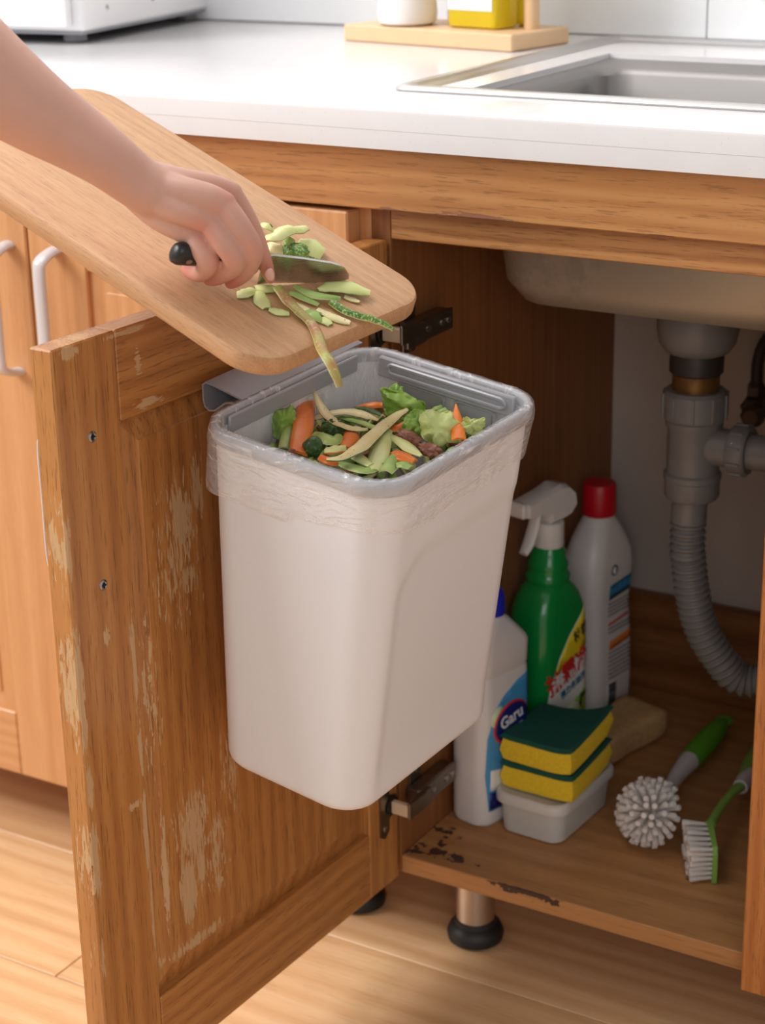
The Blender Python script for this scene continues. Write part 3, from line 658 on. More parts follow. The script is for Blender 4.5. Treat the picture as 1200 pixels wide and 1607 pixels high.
def blob(name, label, cat, c, r, mat, squash=(1, 1, 1), amp=.18, fr=2.2, rot=(0, 0, 0), seed=0, group=None, sub=3):
    bm = bmesh.new(); bmesh.ops.create_icosphere(bm, subdivisions=sub, radius=1); E_ = Euler(rot).to_matrix()
    for v in bm.verts:
        q = v.co * (1 + amp * noise.noise(v.co * fr + V((seed, seed * 2, 0))) * 2 + amp * .4 * noise.noise(v.co * fr * 3.5 + V((0, seed, 3))))
        v.co = E_ @ V((q.x * squash[0] * r, q.y * squash[1] * r, q.z * squash[2] * r))
    mb = MB().bm(bm, 0, Matrix.Translation(V(c))); o = mb.o(name, mat, smooth=70, recenter=True)
    return tag(o, label, cat, group)
def leaf(name, label, c, ax, ay, az, mat, cat='leaf', amp=.35, seed=0, nx=26, ny=18, th=.0006, group=None):
    """crinkled leaf sheet spanned by ax, ay with bulge az"""
    c, ax, ay, az = V(c), V(ax), V(ay), V(az); g = []
    for j in range(ny):
        row = []
        for i in range(nx):
            u, v = -1 + 2 * i / (nx - 1), -1 + 2 * j / (ny - 1)
            k = 1 / max(1, math.hypot(u, v)) ** .6; ed = min(1, math.hypot(u * k, v * k)); an = math.atan2(v, u)
            rf = 1 + .30 * noise.noise(V((math.cos(an) * 1.7 + seed, math.sin(an) * 1.7, seed * 2))) * ed + .06 * noise.noise(V((math.cos(an) * 7, math.sin(an) * 7 + seed, 0))) * ed
            h = (1 - ed * ed) * .9 + amp * 1.5 * ed ** 2 * noise.noise(V((math.cos(an) * 3 + seed, math.sin(an) * 3, seed))) + amp * 1.3 * noise.noise(V((u * 1.8 + seed, v * 1.8, seed))) + amp * .35 * noise.noise(V((u * 6 + seed, v * 6, seed))) - .14 * math.exp(-((v + .15 * u) * 9) ** 2)
            row.append(c + ax * u * k * rf + ay * v * k * rf + az * h)
        g.append(row)
    mb = MB().loft(g, False, False, closed=False); o = mb.o(name, mat, smooth=80, recenter=True); mod(o, 'SOLIDIFY', thickness=th, offset=0)
    return tag(o, label, cat, group)
# bed of older scraps under the recognisable pieces
rnd = random.Random(11); bed = MB()
for i in range(210):
    x, y = rnd.uniform(-.066, .066), rnd.uniform(-.084, .082)
    z = -.030 - .008 * (abs(x) / .07) ** 2 + rnd.uniform(-.006, .004)
    bm = bmesh.new(); bmesh.ops.create_icosphere(bm, subdivisions=1, radius=1); s_ = rnd.uniform(.006, .011); E_ = Euler((rnd.uniform(0, 6), rnd.uniform(0, 6), rnd.uniform(0, 6))).to_matrix()
    sq = (1, rnd.uniform(.4, .9), rnd.uniform(.15, .5))
    for v in bm.verts: v.co = E_ @ V((v.co.x * s_ * sq[0], v.co.y * s_ * sq[1], v.co.z * s_ * sq[2])) * (1 + .2 * rnd.random()) + V((x, y, z))
    bed.bm(bm, rnd.choice([0, 2, 1, 2, 3, 2, 4, 4, 2]))
bo = bed.o('scrap_bed', [M['darkgreen'], M['brownmix'], M['peel_green'], M['meat'], M['peel_flesh']], smooth=60); bo.location = BN.location; bo.rotation_euler = BN.rotation_euler
tag(bo, 'mixed chopped green and brown kitchen scraps filling the bin under the peels', 'food scraps', kind='stuff')
Z0 = 0
peel('upright orange carrot slice at the left of the scrap heap', [(0.0441, -0.2008, 0.6070), (0.0692, -0.2441, 0.6020), (0.0883, -0.2805, 0.5940)], [.0105, .0125, .011], 'carrot', 'carrot', 'carrot_slice', 'carrot', th=.0022, upv=(.55, -.75, .3), curl=.1)
peel('thin cream peel whose tip stands up highest in the bin', [(0.0522, -0.2025, 0.6140), (0.0717, -0.2200, 0.6070), (0.0900, -0.2299, 0.6030), (0.1064, -0.2336, 0.6020), (0.1137, -0.2279, 0.6010)], [.002, .0065, .0065, .006, .004], 'peel_cream', 'darkgreen', curl=.2)
peel('broad cream peel lying diagonally on top of the scrap heap', [(0.1240, -0.1894, 0.6070), (0.1237, -0.2093, 0.6060), (0.1318, -0.2452, 0.6070), (0.1381, -0.2798, 0.6060), (0.1329, -0.2943, 0.6020), (0.1240, -0.2984, 0.6000)], [.004, .0085, .0095, .0105, .007, .002], 'peel_cream', 'darkgreen', curl=.25, th=.0016)
peel('yellow peel strip pointing to the near rim', [(0.1260, -0.2234, 0.6020), (0.1440, -0.2595, 0.6020), (0.1530, -0.2825, 0.5970), (0.1562, -0.2897, 0.5950)], [.009, .0115, .011, .007], 'peel_flesh', 'peel_green', curl=.35)
peel('long beige peel running crosswise behind the diagonal one', [(0.0575, -0.2142, 0.5980), (0.0677, -0.2035, 0.6010), (0.0804, -0.1969, 0.6020), (0.0982, -0.1987, 0.6020), (0.1098, -0.2017, 0.6010)], [.006, .009, .010, .010, .006], 'peel_cream', 'darkgreen', curl=.3)
peel('dark green cucumber skin strip at the back of the heap', [(0.0787, -0.1886, 0.6020), (0.0932, -0.1923, 0.6040), (0.1117, -0.2028, 0.6040)], [.003, .0065, .004], 'darkgreen', 'peel_flesh', curl=.3)
peel('leaf-green strip under the crossing cream peels', [(0.0726, -0.2008, 0.5970), (0.0905, -0.2043, 0.5980), (0.1128, -0.2141, 0.5980)], [.005, .007, .005], 'peel_green', 'darkgreen')
peel('curved orange carrot peel at the middle of the heap', [(0.1195, -0.2178, 0.6000), (0.1315, -0.2136, 0.6020), (0.1343, -0.1999, 0.6030), (0.1350, -0.1889, 0.6040)], [.006, .0085, .008, .002], 'carrot', 'carrot', 'carrot_peel', 'carrot', curl=.4, th=.0016)
peel('orange carrot peel at the back beside the lettuce', [(0.0715, -0.1736, 0.5970), (0.0837, -0.1748, 0.6020), (0.0923, -0.1704, 0.6020)], [.003, .009, .008], 'carrot', 'carrot', 'carrot_peel', 'carrot', curl=.3)
peel('orange carrot spike standing before the pale cabbage', [(0.1631, -0.1845, 0.6140), (0.1749, -0.2043, 0.6090), (0.1872, -0.2240, 0.6030)], [.0012, .0075, .0085], 'carrot', 'carrot', 'carrot_peel', 'carrot', upv=(.5, -.8, .2), curl=.2, th=.0016)
peel('yellow-green peel at the right of the diagonal cream one', [(0.1314, -0.2306, 0.6000), (0.1496, -0.2417, 0.6020), (0.1644, -0.2520, 0.6010), (0.1762, -0.2583, 0.5990)], [.006, .008, .008, .002], 'peel_flesh', 'peel_green', curl=.3)
peel('pale strip low near the front rim', [(0.1256, -0.2717, 0.5990), (0.1383, -0.2796, 0.5990), (0.1525, -0.2859, 0.5970)], [.006, .009, .005], 'peel_flesh', 'peel_green')
peel('green peel along the front rim', [(0.1186, -0.2843, 0.5950), (0.1356, -0.2880, 0.5950), (0.1516, -0.2906, 0.5950), (0.1561, -0.2775, 0.5960)], [.003, .008, .009, .004], 'peel_green', 'peel_flesh')
peel('short celery-green stick beside the front rim', [(0.1584, -0.2657, 0.5980), (0.1620, -0.2778, 0.5970), (0.1639, -0.2872, 0.5950)], [.009, .010, .008], 'peel_green', 'peel_flesh', curl=.5, th=.002)
peel('orange carrot piece close to the right front rim', [(0.1553, -0.2577, 0.5980), (0.1656, -0.2638, 0.5990), (0.1748, -0.2648, 0.5970)], [.009, .011, .006], 'carrot', 'carrot', 'carrot_slice', 'carrot', th=.002)
peel('pale green strip leaning left of the orange slice', [(0.0543, -0.2341, 0.6020), (0.0646, -0.2566, 0.5990), (0.0725, -0.2738, 0.5940)], [.006, .0085, .008], 'peel_green', 'peel_flesh', upv=(.5, -.8, .3))
peel('light green curl right of the dark cucumber end', [(0.0832, -0.2488, 0.6000), (0.0994, -0.2596, 0.6030), (0.1062, -0.2626, 0.6020), (0.1042, -0.2518, 0.6020)], [.006, .010, .009, .006], 'peel_green', 'peel_flesh', curl=.5)
peel('yellow-orange chip beside the dark cucumber end', [(0.1105, -0.2780, 0.5990), (0.1167, -0.2768, 0.6010), (0.1227, -0.2720, 0.6010)], [.007, .011, .008], 'peel_flesh', 'carrot', th=.002)
peel('orange carrot bit under the diagonal cream peel', [(0.1008, -0.2273, 0.5980), (0.1116, -0.2492, 0.5990), (0.1181, -0.2657, 0.5980)], [.008, .011, .008], 'carrot', 'carrot', 'carrot_slice', 'carrot', th=.002)
peel('orange carrot bit tucked behind the front rim at left', [(0.1112, -0.2851, 0.5960), (0.1209, -0.2896, 0.5960), (0.1262, -0.2880, 0.5940)], [.006, .008, .005], 'carrot', 'carrot', 'carrot_slice', 'carrot', th=.002)
peel('lime-green scrap at the right front corner', [(0.1670, -0.2768, 0.5970), (0.1714, -0.2747, 0.5980), (0.1772, -0.2743, 0.5960)], [.006, .009, .006], 'leafpale' if False else 'peel_green', 'peel_flesh')
peel('dark green skin strip between meat and front rim', [(0.1456, -0.2511, 0.5970), (0.1532, -0.2506, 0.5980), (0.1620, -0.2524, 0.5970)], [.006, .009, .005], 'darkgreen', 'peel_green')
blob('cucumber_end', 'round dark green cucumber end at the front left', 'cucumber', (0.0938, -0.2680, 0.5960), .0082, M['darkgreen'], (1, 1, .95), .06, 2, seed=1)
blob('meat_scrap', 'reddish brown crumbly meat scrap in the middle right', 'meat', (0.1481, -0.2284, 0.5980), .0085, M['meat'], (1.15, .8, .8), .3, 3, seed=5)
blob('meat_scrap', 'darker red meat scrap near the right rim', 'meat', (0.1727, -0.2405, 0.5980), .0065, M['meat'], (1.3, .8, .7), .3, 3, seed=8)
blob('meat_scrap', 'small brown meat bit under the yellow peel', 'meat', (0.1195, -0.2070, 0.5970), .0055, M['meat'], (1.3, 1, .6), .3, 3, seed=12)
blob('meat_scrap', 'small brown meat bit under the diagonal peel end', 'meat', (0.1303, -0.2555, 0.5950), .005, M['meat'], (1.3, 1, .6), .3, 3, seed=15)
cr_, cu_ = V((.858, .513, 0)), V((-.16, .30, .94))
leaf('lettuce_leaf', 'bright green lettuce leaf standing at the back of the heap', (0.1186, -0.1830, 0.6060), cr_ * .017 + cu_ * -.007, cu_ * .010 + cr_ * .002, (.003, -.007, .002), M['leaf'], amp=.8, seed=2)
leaf('lettuce_leaf', 'pointed green lettuce tip rising at the back left of the leaf', (0.1031, -0.1724, 0.6090), cr_ * .007 + cu_ * .002, cu_ * .0095 + cr_ * .002, (.003, -.005, .001), M['leaf'], amp=.4, seed=5)
leaf('cabbage_leaf', 'pale cabbage leaf folded at the right of the heap', (0.1659, -0.2154, 0.6060), cr_ * .015, cu_ * .0125 + cr_ * -.003, (.004, -.009, .003), M['leafpale'], amp=.5, seed=3)
leaf('cabbage_leaf', 'light green cabbage fold beside the meat scrap', (0.1472, -0.2129, 0.6060), cr_ * .010 + cu_ * -.003, cu_ * .009 + cr_ * .004, (.004, -.007, .003), M['leaf'], amp=.6, seed=7)
leaf('cabbage_leaf', 'small pale yellow cabbage piece near the far right rim', (0.1855, -0.2019, 0.6070), cr_ * .0085, cu_ * .0055 + cr_ * .003, (.002, -.005, .003), M['leafpale'], amp=.7, seed=9)
leaf('salad_leaf', 'dark green leaf against the left inner wall', (0.0538, -0.2451, 0.6030), cr_ * .009 + cu_ * .006, cu_ * .010 + cr_ * -.004, (.003, -.006, .002), M['leaf'], amp=.5, seed=12)
leaf('salad_leaf', 'deep green leaf in the hollow right of the orange slice', (0.0875, -0.2306, 0.5970), cr_ * .010, cu_ * .008, (.002, -.004, .003), M['darkgreen'], amp=.5, seed=14)

# ------------------------------------------------------------------ chopping board, knife, peels, hand
e1, e2, nb = V((0.92471107, -0.08997189, -0.36988443)), V((0.12212148, 0.99042431, 0.06438969)), V((0.36054927, -0.10471269, 0.92684383))
MBd = Matrix((e1, e2, nb)).transposed().to_4x4(); MBd.translation = V((0.1268677, -0.38351029, 0.691356))
bd = MB().loft([rrect(-.1665, .0915, z, .1735 - d_, .0925 - d_, .03 - d_, 10) for z, d_ in ((-.0150, .0035), (-.0142, .0012), (-.012, 0), (-.003, 0), (-.0008, .0012), (0, .0035))])
BD = bd.o('chopping_board', M['bamboo'], smooth=30); BD.matrix_world = MBd
tag(BD, 'bamboo chopping board tilted down towards the bin', 'chopping board')
WS[0] = 1.1
def bpeel(*a, **k): return peel(*a, upv=k.pop('upv', tuple(nb)), **k)
bpeel('long reddish peel hanging off the board edge over the bin', [(0.0924, -0.3031, 0.7203), (0.1057, -0.3112, 0.7142), (0.1177, -0.3150, 0.7081), (0.1308, -0.3193, 0.7014), (0.1512, -0.3411, 0.6932), (0.1618, -0.3521, 0.6918), (0.1702, -0.3565, 0.6842), (0.1746, -0.3579, 0.6746)], [.007, .0085, .0075, .0075, .0075, .0075, .007, .0045], 'peel_red', 'peel_flesh', curl=.35, th=.001)
bpeel('spotted green skin strip poking past the far board corner', [(0.1219, -0.2828, 0.7090), (0.1360, -0.2843, 0.7033), (0.1484, -0.2776, 0.6992), (0.1575, -0.2728, 0.6952), (0.1620, -0.2696, 0.6906)], [.007, .0065, .0065, .006, .003], 'peel_skin', 'peel_flesh', curl=.4)
bpeel('wide pale slice with a brown end beyond the blade tip', [(0.1075, -0.2783, 0.7140), (0.1135, -0.2675, 0.7151), (0.1227, -0.2582, 0.7136), (0.1323, -0.2507, 0.7085)], [.003, .012, .0145, .007], 'peel_flesh', 'peel_green', curl=.15)
bpeel('smooth green strip just below the blade', [(0.0963, -0.2904, 0.7181), (0.1118, -0.2899, 0.7143), (0.1234, -0.2752, 0.7093)], [.002, .008, .004], 'peel_green', 'peel_flesh', curl=.3)
bpeel('pale green strip under the smooth green one', [(0.0970, -0.2964, 0.7150), (0.1078, -0.2941, 0.7121), (0.1169, -0.2918, 0.7077)], [.005, .0065, .004], 'peel_green', 'peel_flesh')
bpeel('oval pale slice at the left of the peel pile', [(0.0844, -0.3138, 0.7174), (0.0915, -0.3221, 0.7142), (0.0982, -0.3262, 0.7106)], [.006, .011, .006], 'peel_flesh', 'peel_green', curl=.15)
bpeel('small oval slice below the oval one', [(0.0993, -0.3256, 0.7097), (0.1049, -0.3227, 0.7084), (0.1098, -0.3178, 0.7065)], [.004, .008, .005], 'peel_flesh', 'peel_green', curl=.15)
bpeel('short slice end with green edge near the fingertips', [(0.0761, -0.3288, 0.7184), (0.0801, -0.3254, 0.7194), (0.0795, -0.3142, 0.7187)], [.009, .009, .007], 'peel_flesh', 'peel_skin', curl=.2)
bpeel('yellow-green slice lying under the knife heel', [(0.0792, -0.3120, 0.7191), (0.0836, -0.3072, 0.7190), (0.0863, -0.2997, 0.7177)], [.008, .009, .008], 'peel_flesh', 'peel_green', curl=.2)
bpeel('folded light green bit right of the red peel', [(0.1178, -0.3037, 0.7060), (0.1242, -0.3072, 0.7053), (0.1278, -0.3052, 0.7009)], [.010, .011, .006], 'peel_green', 'peel_flesh', curl=.2)
bpeel('little rounded slice close to the board end', [(0.1265, -0.3032, 0.7016), (0.1305, -0.3040, 0.7005), (0.1343, -0.3045, 0.6984)], [.007, .008, .005], 'peel_flesh', 'peel_green', curl=.2)
bpeel('thin whitish peel near the board end', [(0.1188, -0.2964, 0.7054), (0.1309, -0.2957, 0.7013), (0.1409, -0.2909, 0.6974)], [.005, .0075, .005], 'peel_cream', 'peel_flesh', curl=.1)
bpeel('whitish peel end beneath the red one', [(0.1056, -0.3043, 0.7097), (0.1120, -0.3040, 0.7072), (0.1181, -0.3041, 0.7048)], [.005, .007, .005], 'peel_cream', 'peel_flesh', curl=.1)
bpeel('pinkish peel peeping out beyond the green strips', [(0.1211, -0.2660, 0.7079), (0.1260, -0.2640, 0.7063), (0.1321, -0.2631, 0.7040)], [.004, .006, .002], 'peel_cream', 'peel_red', curl=.1)
bpeel('curled yellow-brown peel on top behind the blade', [(0.0588, -0.2665, 0.7440), (0.0666, -0.2667, 0.7474), (0.0692, -0.2562, 0.7498), (0.0714, -0.2468, 0.7478), (0.0694, -0.2339, 0.7457)], [.009, .012, .012, .011, .007], 'peel_flesh', 'peel_red', curl=.5, twist=.5)
bpeel('thick white-fleshed slice with green rim behind the blade', [(0.0686, -0.2400, 0.7345), (0.0771, -0.2383, 0.7336), (0.0834, -0.2342, 0.7284)], [.014, .021, .015], 'peel_flesh', 'peel_skin', curl=.25, th=.004)
bpeel('pale slice showing beside the fingers', [(0.0564, -0.2588, 0.7361), (0.0633, -0.2611, 0.7353), (0.0664, -0.2579, 0.7323)], [.008, .013, .009], 'peel_cream', 'peel_green', curl=.2, th=.003)
bpeel('pale curl sticking up beside the knuckles', [(0.0408, -0.2430, 0.7472), (0.0500, -0.2516, 0.7491), (0.0497, -0.2482, 0.7453)], [.006, .008, .008], 'peel_flesh', 'peel_green', curl=.4)
bpeel('bright green strip between the pale slices', [(0.0685, -0.2593, 0.7346), (0.0704, -0.2571, 0.7384), (0.0695, -0.2523, 0.7414)], [.008, .008, .006], 'peel_green', 'peel_flesh', curl=.4)
blob('cucumber_end', 'dark green nubbed cucumber end behind the blade', 'cucumber', (0.0748, -0.2553, 0.7326), .0085, M['peel_skin'], (1.2, 1, .8), .15, 3, seed=21)

# knife
KN = thing('kitchen_knife', 'kitchen knife with black handle held in the hand', 'knife', (0.0768, -0.3062, 0.7207))
k0 = V((0.0768, -0.3062, 0.7207)); kn = V((0.63954445, -0.42452189, -0.64090878)).normalized()
outl = [V(q) - k0 for q in [(0.0768, -0.3062, 0.7207), (0.0823, -0.2974, 0.7203), (0.0924, -0.2774, 0.7172), (0.1027, -0.2571, 0.7140), (0.1089, -0.2478, 0.7141), (0.1122, -0.2454, 0.7157), (0.1142, -0.2484, 0.7197), (0.1152, -0.2541, 0.7245), (0.1148, -0.2607, 0.7285), (0.1129, -0.2682, 0.7316), (0.1046, -0.2908, 0.7383), (0.0960, -0.3122, 0.7438), (0.0921, -0.3178, 0.7437)]]
E_ = [-.0001, -.0001, -.0001, -.0001, -.0002, -.0004, -.0006, -.0007, -.0008, -.0009, -.0009, -.0009, -.0009]
b_ = MB().loft([[q + kn * e for q, e in zip(outl, E_)], [q - kn * e for q, e in zip(outl, E_)]]); b_.o('blade', M['blade'], KN, smooth=20)
ka, kb = V((0.0633, -0.3789, 0.7553)) - k0, V((0.0847, -0.3202, 0.7378)) - k0; ax = (kb - ka).normalized(); ups = kn.cross(ax)
hs_ = [(0, .55), (.02, .85), (.08, 1.0), (.3, .86), (.55, .84), (.8, .92), (1.0, .98)]
rg = []
for f, s_ in hs_:
    c_ = ka + (kb - ka) * f
    rg.append([c_ + ups * math.cos(a) * .0088 * s_ + kn * math.sin(a) * .0068 * s_ for a in [2 * PI * i / 24 for i in range(24)]])
ho = MB().loft(rg).o('handle', M['knifegrip'], KN, smooth=60)
MB().loft([[ka + ax * .0042 + (q - (ka + (kb - ka) * .02)) * 1.12 for q in rg[1]], [ka + ax * .0062 + (q - (ka + (kb - ka) * .02)) * 1.17 for q in rg[1]]]).o('end_ring', M['pipe_dark'], KN, smooth=50)
for f in (.155, .5, .85):
    c_ = ka + (kb - ka) * f - ups * 0
    T = Matrix.Translation(c_ - kn * 0) @ kn.to_track_quat('Z', 'Y').to_matrix().to_4x4()
    MB().rev([(.0022, -.0066), (.0022, .0066)], n=14, M=T).o('rivet', M['chrome'], KN, smooth=40)

# person: forearm and hand as one surface
PS = thing('person', 'bare forearm and right hand of a person gripping the knife over the board', 'person', (-.1, -.45, .80))
PO = PS.location.copy()
HM = MB()
def limb(L, per=5, n=20, flat=1.0):
    pts = [V(a) - PO for a, _ in L]; rr = [r for _, r in L]
    P = cr(pts, per); Rr = crs(rr, per)
    HM.tube(P, Rr, n, flat=flat)
    for p_, r_ in ((P[0], Rr[0]), (P[-1], Rr[-1])):
        bm = bmesh.new(); bmesh.ops.create_uvsphere(bm, u_segments=16, v_segments=10, radius=r_); HM.bm(bm, 0, Matrix.Translation(p_))
s = 1 / 2953.0
K = []
# forearm
limb([((-0.1680, -0.4990, 0.9733), 96*s*1.17), ((-0.1034, -0.4634, 0.9268), 92*s*1.18), ((-0.0608, -0.4404, 0.8906), 86*s*1.19), ((-0.0309, -0.4246, 0.8616), 75*s*1.2), ((-0.0115, -0.4128, 0.8441), 65*s*1.2), ((0.0046, -0.4014, 0.8302), 56*s*1.21), ((0.0228, -0.3916, 0.8155), 48*s*1.21), ((0.0366, -0.3799, 0.8000), 43*s*1.22), ((0.0450, -0.3729, 0.7925), 43*s*1.22)])
# metacarpals
for a, b, c in (((222,268), (290,276), (361,298)), ((220,280), (285,294), (347,318)), ((217,292), (272,314), (327,344)), ((212,302), (255,336), (304,370))):
    pass
limb([((0.0342, -0.3661, 0.8005), 28*s*1.2), ((0.0577, -0.3588, 0.7961), 25*s*1.2), ((0.0717, -0.3469, 0.7923), 23*s*1.2), ((0.0798, -0.3364, 0.7879), 20*s*1.2)])
limb([((0.0360, -0.3714, 0.7973), 30*s*1.2), ((0.0660, -0.3702, 0.7924), 27*s*1.2), ((0.0818, -0.3646, 0.7890), 25*s*1.2), ((0.0900, -0.3590, 0.7846), 22.5*s*1.2)])
limb([((0.0354, -0.3737, 0.7927), 30*s*1.2), ((0.0615, -0.3738, 0.7845), 27*s*1.2), ((0.0751, -0.3700, 0.7800), 25*s*1.2), ((0.0834, -0.3646, 0.7748), 22.5*s*1.2)])
limb([((0.0307, -0.3709, 0.7886), 28*s*1.2), ((0.0481, -0.3705, 0.7762), 25*s*1.2), ((0.0604, -0.3683, 0.7697), 22*s*1.2), ((0.0686, -0.3633, 0.7637), 21*s*1.2)])
# palm mass behind the knuckles
limb([((0.0293, -0.3530, 0.7859), 30*s*1.2), ((0.0505, -0.3476, 0.7740), 33*s*1.2), ((0.0694, -0.3457, 0.7690), 30*s*1.2), ((0.0766, -0.3414, 0.7688), 24*s*1.2)])
limb([((0.0395, -0.3526, 0.7719), 22*s*1.2), ((0.0520, -0.3438, 0.7603), 20*s*1.2), ((0.0608, -0.3351, 0.7535), 16*s*1.2)])
vd = V((-0.48778036, 0.80390071, -0.34031452))
hb = [((0.0184, -0.3733, 0.8063), 40*s), ((0.0285, -0.3685, 0.7971), 41*s*1.2), ((0.0410, -0.3647, 0.7883), 49*s*1.2), ((0.0552, -0.3588, 0.7818), 54*s*1.2), ((0.0688, -0.3527, 0.7768), 53*s*1.2), ((0.0759, -0.3471, 0.7739), 42*s*1.2)]
HM.tube(cr([V(a) - PO for a, _ in hb], 5), crs([r for _, r in hb], 5), 28, flat=.50, upv=vd)
# index, middle, ring, little finger
limb([((0.0798, -0.3364, 0.7879), 20*s*1.15), ((0.0849, -0.3309, 0.7760), 17.5*s*1.15), ((0.0885, -0.3247, 0.7617), 16*s*1.15), ((0.0904, -0.3196, 0.7477), 14.5*s*1.15), ((0.0904, -0.3151, 0.7378), 13.5*s*1.15), ((0.0910, -0.3120, 0.7294), 11*s*1.15), ((0.0916, -0.3115, 0.7268), 8.5*s*1.15)])
limb([((0.0900, -0.3590, 0.7846), 22*s*1.15), ((0.0997, -0.3580, 0.7729), 21*s*1.15), ((0.1043, -0.3515, 0.7581), 20.5*s*1.15), ((0.1001, -0.3455, 0.7490), 20*s*1.15), ((0.0914, -0.3402, 0.7386), 17.5*s*1.15), ((0.0810, -0.3362, 0.7308), 14.5*s*1.15), ((0.0756, -0.3347, 0.7274), 11*s*1.15)])
limb([((0.0834, -0.3646, 0.7748), 22*s*1.15), ((0.0922, -0.3652, 0.7637), 20.5*s*1.15), ((0.0973, -0.3606, 0.7525), 20*s*1.15), ((0.0930, -0.3550, 0.7455), 19.5*s*1.15), ((0.0813, -0.3492, 0.7378), 16.5*s*1.15), ((0.0710, -0.3452, 0.7325), 14*s*1.15), ((0.0641, -0.3430, 0.7301), 11*s*1.15)])
limb([((0.0686, -0.3633, 0.7637), 20.5*s*1.15), ((0.0769, -0.3663, 0.7567), 20*s*1.15), ((0.0801, -0.3650, 0.7492), 19.5*s*1.15), ((0.0754, -0.3604, 0.7432), 18*s*1.15), ((0.0655, -0.3544, 0.7364), 14.5*s*1.15), ((0.0532, -0.3477, 0.7347), 12*s*1.15), ((0.0467, -0.3438, 0.7354), 10.5*s*1.15)])
# thumb on the far side of the handle
limb([((0.0316, -0.3458, 0.7849), 24*s*1.2), ((0.0368, -0.3227, 0.7642), 20*s*1.2), ((0.0507, -0.3103, 0.7501), 16*s*1.2), ((0.0643, -0.3042, 0.7393), 14*s*1.2), ((0.0724, -0.3026, 0.7345), 11*s*1.2)])
ARM = HM.o('arm', M['skin'], PS)
mod(ARM, 'REMESH', mode='VOXEL', voxel_size=.0010, use_smooth_shade=True)
mod(ARM, 'SMOOTH', factor=.5, iterations=4)
dg = bpy.context.evaluated_depsgraph_get(); me = D.meshes.new_from_object(ARM.evaluated_get(dg)); ARM.modifiers.clear(); ARM.data = me; me.materials.clear(); me.materials.append(M['skin'])
vg = ARM.vertex_groups.new(name='wrist'); w0 = V((0.0311, -0.3717, 0.7978)) - PO; wd = V((0.0755, -0.3535, 0.7771)) - V((0.0311, -0.3717, 0.7978)); wd.normalize()
for v in me.vertices:
    q_ = (v.co - w0).dot(wd); k_ = min(1, max(0, (.034 - q_) / .024))
    if k_ > 0: vg.add([v.index], k_, 'REPLACE')
mod(ARM, 'SMOOTH', factor=.6, iterations=50, vertex_group='wrist')
dg = bpy.context.evaluated_depsgraph_get(); me = D.meshes.new_from_object(ARM.evaluated_get(dg)); ARM.modifiers.clear(); ARM.data = me; ARM.vertex_groups.clear()
pk = me.attributes.new('pink', 'FLOAT', 'POINT')
spots = [(V(a) - PO, r, k) for a, r, k in (((0.0954, -0.3533, 0.7931), .008, .8), ((0.1062, -0.3730, 0.7899), .008, .8), ((0.0994, -0.3779, 0.7821), .008, .7), ((0.0849, -0.3754, 0.7707), .008, .6), ((0.1185, -0.3607, 0.7574), .009, .5), ((0.1144, -0.3716, 0.7521), .009, .5), ((0.0964, -0.3779, 0.7484), .009, .5),
   ((0.0960, -0.3178, 0.7294), .010, 1.0), ((0.0798, -0.3405, 0.7281), .011, .9), ((0.0696, -0.3492, 0.7310), .010, .8), ((0.0504, -0.3487, 0.7363), .010, 1.0), ((0.0599, -0.3571, 0.7321), .008, .6))]
vals = []
for v in me.vertices:
    a = 0
    for c_, r_, k_ in spots:
        dd = (v.co - c_).length_squared
        if dd < (3 * r_) ** 2: a = max(a, k_ * math.exp(-dd / (2 * r_ * r_)))
    vals.append(a)
pk.data.foreach_set('value', vals)
# nail of the index finger
nc = V((0.0976, -0.3200, 0.7321)) - PO; tv = (V((0.0972, -0.3175, 0.7268)) - V((0.0972, -0.3220, 0.7381))).normalized(); nv = (V((0.79720169, -1.33535283, 1.00823156)) - (nc + PO)).normalized()
nv = (nv + V((.5, .2, 0)) * .6).normalized(); nv = (nv - tv * nv.dot(tv)).normalized(); sv = tv.cross(nv)
bm = bmesh.new(); bmesh.ops.create_uvsphere(bm, u_segments=20, v_segments=12, radius=1)
for v in bm.verts: v.co = nc + tv * v.co.x * .0048 + sv * v.co.y * .0034 + nv * (v.co.z * .0012 - .0012 * v.co.y * v.co.y)
MB().bm(bm).o('fingernail', M['nail'], PS, smooth=True)

